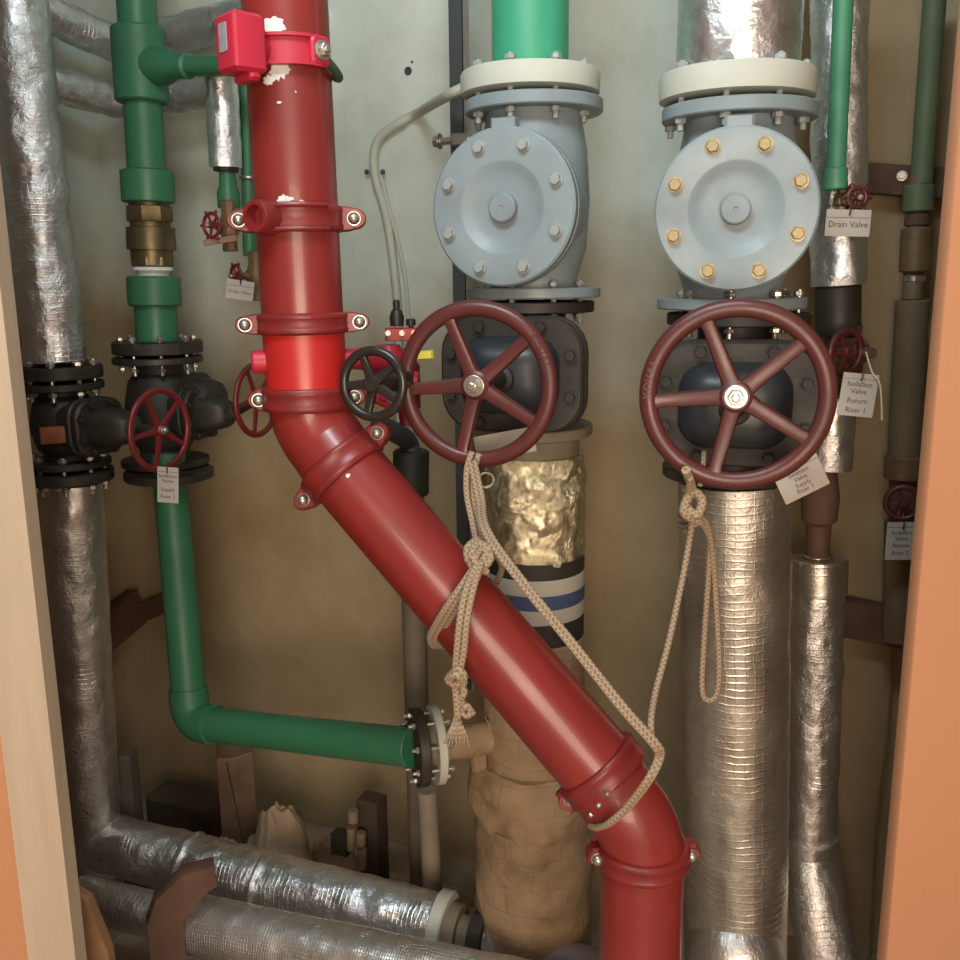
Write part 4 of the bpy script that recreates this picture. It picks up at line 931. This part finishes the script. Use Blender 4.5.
bolt(t.o, at(392, 397, 1.53), V((-.2, -1, 0)), 'nut', ZINC, .007); 
mb = MB(); lathe(mb, at(407, 425, 1.60), Z, [(0, .012), (.02, .014), (.03, .024), (.10, .024), (.11, .016)], 24); t.part('drain_body', mb, MAROON2)

# ================================================================ tags
def tag(label, c, x, y, w, h, lines, size, tie=True, shear=None, hole=None):
    c = V(c); x = V(x).normalized(); n = x.cross(V(y)).normalized(); y = n.cross(x).normalized()
    if n.dot(CAM-c) < 0: n = -n
    t = T('paper_tag', label, 'tag', c, 'laminated valve tags')
    mb = MB(); prism(mb, rrect(w, h, .001, 2), c, x, y, n, .0012, .0002); t.part('card', mb, PAPER)
    mb = MB(); box(mb, c+y*(h*.37 if len(lines) > 1 else h*.2)+n*.0008, x, y, n, w*.96, .0006, .0004, 0); t.part('rule', mb, INK)
    for s, dy in lines: text_part(t, s, c+y*dy*h+n*.0007, x, y, n, size, INK)
    if tie:
        p0 = c+y*h*.40+n*.002; mb = MB(); q = curve([p0-y*.004, p0+n*.004, p0+y*.014+n*.002, p0+y*.022-n*.004], 5); sweep(mb, q, [.0011]*len(q), 8); t.part('tie', mb, BLKP)
    return t
X = V((1, 0, 0))
c = at(168, 485, 1.74); tag('tall white paper tag hanging below the far left maroon handwheel', c, V((.99, 0, -.09)), V((-.18, -.05, 1))*1, rad(42, c), rad(74, c), [('Isolation', .25), ('Valve', .11), ('Supply', -.13), ('Riser 1', -.33)], .0098)
c = at(240, 290, 1.94); tag('small white tag on the drain tap left of the red riser', c, V((.97, .1, -.16)), Z, rad(54, c), rad(38, c), [('Drain Valve', -.12)], .0095)
c = at(848, 223, 1.47); tag('wide white tag hanging under the narrow green pipe at right', c, V((1, 0, -.03)), Z, rad(90, c), rad(52, c), [('Drain Valve', -.06)], .0125)
c = at(858, 395, 1.48); tag('white tag on a pale string right of the largest handwheel', c, V((1, 0, -.10)), V((.22, 0, 1)), rad(72, c), rad(86, c), [('Isolation', .25), ('Valve', .08), ('Return', -.14), ('Riser 1', -.36)], .0115)
c = at(801, 479, 1.24); tag('crooked white tag tied to the lower rim of the largest handwheel', c, V((.90, 0, .46)), V((-.42, 0, .9)), rad(96, c), rad(70, c), [('Isolation', .22), ('Valve', .04), ('Supply', -.14), ('Riser 1', -.32)], .0085)
c = at(901, 541, 1.62); tag('white tag partly hidden by the orange jamb at right', c, X, Z, rad(60, c), rad(78, c), [('Isolation', .22), ('Valve', .06), ('Return', -.12), ('Riser 2', -.32)], .0105)
c = at(505, 444, 1.44); 
mb = MB(); prism(mb, rrect(rad(120, c), rad(50, c), .001, 2), c, V((.98, 0, .17)).normalized(), V((-.17, 0, .98)).normalized(), V((0, -1, 0)), .0012, .0002)
single('blank_card', mb, PAPER, 'blank whitish card behind the lower rim of the left big handwheel', 'card')
q = curve([at(866, 352, 1.50), at(872, 372, 1.48), at(880, 385, 1.47), at(882, 420, 1.47)], 6); mb = MB(); sweep(mb, q, [.0014]*len(q), 8); single('pale_string', mb, paint('pale_string', (.5, .42, .33), .7), 'thin pale string end hanging past the tag right of the largest handwheel', 'string')
q = curve([onwall(893, 640, .02), onwall(889, 700, .03), onwall(884, 760, .04), onwall(876, 820, .03), onwall(872, 900, .03), onwall(868, 990, .03)], 6); mb = MB(); sweep(mb, q, [.0022]*len(q), 8); single('thin_wire', mb, WIRE, 'thin olive wire trailing down beside the right orange jamb', 'wire')

# ================================================================ ropes
def rope(t, pts, r=.0048, nm='strand', n=8, offs=None):
    q = curve(pts, n); mb = MB(); sweep(mb, q, [r]*len(q), 12); return t.part(nm, mb, ROPE)
def shift(pts, dx, dy=0, dD=0): return [(a+dx, b+dy, D+dD) for a, b, D in pts]
def P3(pts): return [at(*p) for p in pts]
t = T('rope', 'beige braided rope hanging from the left big wheel and knotted round the sloping red pipe', 'rope', at(457, 745, 1.2), 'beige ropes')
DW = WL.y
mainp = [(472, 452, DW-.01), (467, 470, DW-.02), (467, 495, DW-.03), (472, 520, DW-.05), (477, 545, DW-.08)]
rope(t, P3(mainp)); rope(t, P3(shift(mainp, 7, 2, .004)))
kn = [(478, 540, 1.255), (468, 548, 1.24), (470, 562, 1.235), (482, 560, 1.235), (488, 550, 1.24), (478, 544, 1.245), (472, 556, 1.228), (484, 566, 1.235)]
rope(t, P3(kn), .0058, 'knot'); rope(t, P3([(x+3, y+6, D-.004) for x, y, D in kn[::-1]]), .0052, 'knot')
# loop round pipe: front run over the pipe then behind
def around(px0, py0, px1, py1, nloop):
    pass
for k in range(3):
    dx = k*5.5
    rope(t, P3([(479+dx*.6, 560, 1.235), (462+dx, 585, 1.212), (446+dx, 608, 1.218), (434+dx, 628, 1.245), (430+dx*.9, 640, 1.275), (440+dx*.6, 645, 1.31), (470, 620, 1.375), (500, 575, 1.35), (497, 556, 1.29), (486, 556, 1.245)]), .0048)
for dx in (0, 7):
    rope(t, P3([(478+dx*.5, 562, 1.228), (466+dx, 590, 1.195), (460+dx, 620, 1.180), (457+dx, 650, 1.18), (455+dx*.7, 672, 1.185)]), .0048)
rope(t, P3([(450, 676, 1.19), (458, 670, 1.178), (464, 677, 1.178), (456, 684, 1.18), (448, 679, 1.185), (457, 675, 1.172), (464, 683, 1.18)]), .0055, 'knot')
rope(t, P3([(455, 682, 1.185), (457, 700, 1.185), (458, 715, 1.186)]), .0058)
rope(t, P3([(461, 682, 1.185), (464, 692, 1.18), (461, 700, 1.185), (466, 706, 1.182)]), .005)
rope(t, P3([(464, 706, 1.18), (470, 709, 1.178), (468, 716, 1.178), (462, 712, 1.182), (467, 706, 1.176), (473, 714, 1.18)]), .0042, 'knot')
mb = MB()
for k in range(11):
    a = (k-5)/5.; q = curve(P3([(457+a*1.5, 712, 1.186), (457+a*4, 722, 1.184+.004*abs(a)), (457+a*9, 734, 1.184), (456+a*12+random.uniform(-2, 2), 742+random.uniform(-3, 4), 1.186)]), 5); sweep(mb, q, [.0013]*len(q), 6)
t.part('frayed_end', mb, ROPE)
t = T('rope', 'beige braided rope stretched diagonally down and hooked round the lower red elbow', 'rope', at(640, 790, 1.1), 'beige ropes')
dd = [(470, 462, DW-.02), (478, 500, DW-.04), (484, 532, 1.26), (520, 583, 1.20), (570, 645, 1.155), (620, 708, 1.11), (652, 744, 1.095), (657, 757, 1.10), (648, 778, 1.085), (628, 805, 1.10), (610, 822, 1.115), (598, 828, 1.14), (590, 826, 1.17)]
rope(t, P3(dd), .0040); rope(t, P3([(a+4.5, b-1.5, D+.002) for a, b, D in dd]), .0040)
t = T('rope', 'beige braided rope from the right big wheel swinging down to the lower red elbow', 'rope', at(700, 700, 1.2), 'beige ropes')
rope(t, P3([(690, 478, WR.y-.01), (688, 500, 1.245), (692, 520, 1.25), (686, 560, 1.25), (678, 600, 1.235), (668, 645, 1.20), (656, 690, 1.16), (651, 720, 1.12), (652, 745, 1.10)]), .0042)
rope(t, P3([(686, 470, WR.y-.012), (692, 490, 1.24), (686, 505, 1.235), (697, 515, 1.225), (702, 500, 1.23), (692, 492, 1.235), (684, 512, 1.23), (700, 522, 1.235)]), .0062, 'knot')
rope(t, P3([(698, 515, 1.24), (707, 525, 1.26), (713, 560, 1.28), (717, 620, 1.29), (719, 670, 1.29), (716, 695, 1.29), (707, 700, 1.29), (702, 688, 1.29), (704, 640, 1.29), (708, 580, 1.285), (709, 540, 1.275), (700, 520, 1.25)]), .0042, 'loop')
for k in range(3): rope(t, P3([(704, 506+k*7, 1.30), (695, 512+k*6, 1.262), (687, 515+k*6, 1.34), (683, 515+k*6, 1.40), (680, 514+k*6, 1.45)]), .0042, 'wrap')
rope(t, P3([(690, 480, 1.235), (683, 462, 1.26), (677, 452, 1.29)]), .004, 'loose_end'); rope(t, P3([(700, 485, 1.235), (703, 468, 1.26), (704, 452, 1.28)]), .0035, 'loose_end')
mb = MB(); ring(mb, at(486, 480, 1.365), V((.1, -1, 0)), rad(15, at(489, 480, 1.365)), .0022, 40, 10); single('metal_ring', mb, paint('dull_ring', (.30, .26, .19), .4, .5), 'dull metal ring hanging below the left big handwheel', 'ring')

# ================================================================ floor clutter
Pp = at(237, 790, 2.06); t = T('support_post', 'stubby brown wooden post propping up the green horizontal pipe', 'post', V((Pp.x, Pp.y, 0)))
zt_ = at(237, 748, 2.06).z; mb = MB(); nf = (CAM-Pp); nf.z = 0; nf.normalize(); fx = rightof(nf)
w_ = rad(34, Pp)*2; ol = [(-w_/2, -w_/2), (w_*.02, -w_*.62), (w_/2, -w_*.4), (w_/2, w_/2), (-w_/2, w_/2)]
prism(mb, ol, V((Pp.x, Pp.y, zt_/2)), fx, -nf, Z, zt_, .003); t.part('post', mb, paint('brown_wood_post', (.15, .095, .06), .75, var=.35, scale=10))
mb = MB(); cr = rad(2, Pp); box(mb, V((Pp.x, Pp.y, zt_*.62))+nf*(w_*.60)-fx*w_*.05, (fx-Z*.0), (Z+fx*-.12).normalized(), nf, .003, zt_*.7, .004, 0); t.part('split', mb, BLKT)
def mound(label, px, py, D, wx, wy, h, name='plaster_mound', cat='plaster', mat=FOAM):
    c_ = at(px, py, D); c_.z = 0; mb = MB(); nr, ns = 22, 64
    mb.v.append(V((c_.x, c_.y, h*(.8+.45*noise.noise(V((c_.x*11, c_.y*11, h*7)))))))
    for i in range(1, nr+1):
        s_ = i/nr
        for j in range(ns):
            a = 2*PI*j/ns; x = c_.x+wx*s_*math.cos(a); y = c_.y+wy*s_*math.sin(a)
            z = h*(1-s_**3)*(.8+.45*noise.noise(V((x*11, y*11, h*7))))+(.03*noise.noise(V((x*38, y*38, 2)))+.018*noise.noise(V((x*85, y*85, 5))))*(1-s_*.7); k_ = 1+.18*noise.noise(V((math.cos(a)*1.5, math.sin(a)*1.5, px)))
            mb.v.append(V((c_.x+(x-c_.x)*k_, c_.y+(y-c_.y)*k_, max(z, -.01))))
    for j in range(ns): mb.face((0, 1+j, 1+(j+1) % ns))
    for i in range(nr-1):
        for j in range(ns): a = 1+i*ns+j; b = 1+i*ns+(j+1) % ns; mb.face((a, a+ns, b+ns, b))
    return single(name, mb, mat, label, cat, sharp=60)
mound('pale plaster mound round the foot of the brown post', 232, 850, 2.0, .17, .10, .15)
mound('taller rough plaster lump right of the brown post', 282, 850, 2.00, .085, .07, .23)
mound('small whitish plaster splash at the back wall', 330, 850, 2.08, .07, .05, .12)
mound('low wide heap of plaster rubble behind the floor pipes', 370, 900, 1.92, .26, .16, .07)
mb = MB(); cB = at(190, 812, 2.22); box(mb, V((cB.x, cB.y, .07)), WD, Z, WN, .20, .14, .10, .006); single('dark_block', mb, paint('dark_brown_block', (.08, .055, .038), .8), 'dark brown block on the floor in the left corner', 'block')
mb = MB(); cB = at(127, 785, 2.02); z_ = at(127, 752, 2.02).z; box(mb, V((cB.x, cB.y, z_/2)), V((1, 0, 0)), Z, V((0, -1, 0)), .045, z_, .05, .004); single('steel_post', mb, paint('grey_brown_steel', (.13, .105, .09), .6), 'short grey-brown steel upright right of the lower left foil pipe', 'post')
mb = MB(); cB = at(373, 835, 1.98); z_ = at(373, 797, 1.98).z; box(mb, V((cB.x, cB.y, z_/2)), WD, Z, WN, .052, z_, .05, .003)
t = T('small_fitting_box', 'small dark block with pale little pipe fittings on the floor near the middle', 'fitting', V((cB.x, cB.y, 0))); t.part('block', mb, paint('dark_box_brown', (.06, .04, .028), .7))
FT = paint('dusty_fitting', (.24, .19, .13), .6)
for (px, ya, yb, w) in ((351, 850, 828, 9), (361, 845, 832, 10), (362, 868, 848, 10), (353, 822, 810, 11)):
    mb = MB(); P_ = at(px, (ya+yb)/2, 1.93); cyl(mb, at(px, ya, 1.93), at(px, yb, 1.93), rad(w, P_), 18); t.part('fitting', mb, FT)
mb = MB(); box(mb, at(342, 842, 1.95), WD, Z, WN, .04, .05, .04, .004); t.part('base_block', mb, BLKT)
for (a, b_, c_, d_, lb) in ((398, 848, 470, 872, 'pale dusty lath lying on the floor behind the pale drain pipe'), (404, 838, 420, 846, 'short pale scrap lying on the floor behind the pale drain pipe')):
    A = at(a, b_, 2.0); B = at(c_, d_, 1.93); A.z = .022; B.z = .022; mb = MB(); u = (B-A).normalized(); box(mb, (A+B)/2, u, Z.cross(u), Z, (B-A).length, .03, .018, .003); single('wood_lath', mb, FT, lb, 'wood')
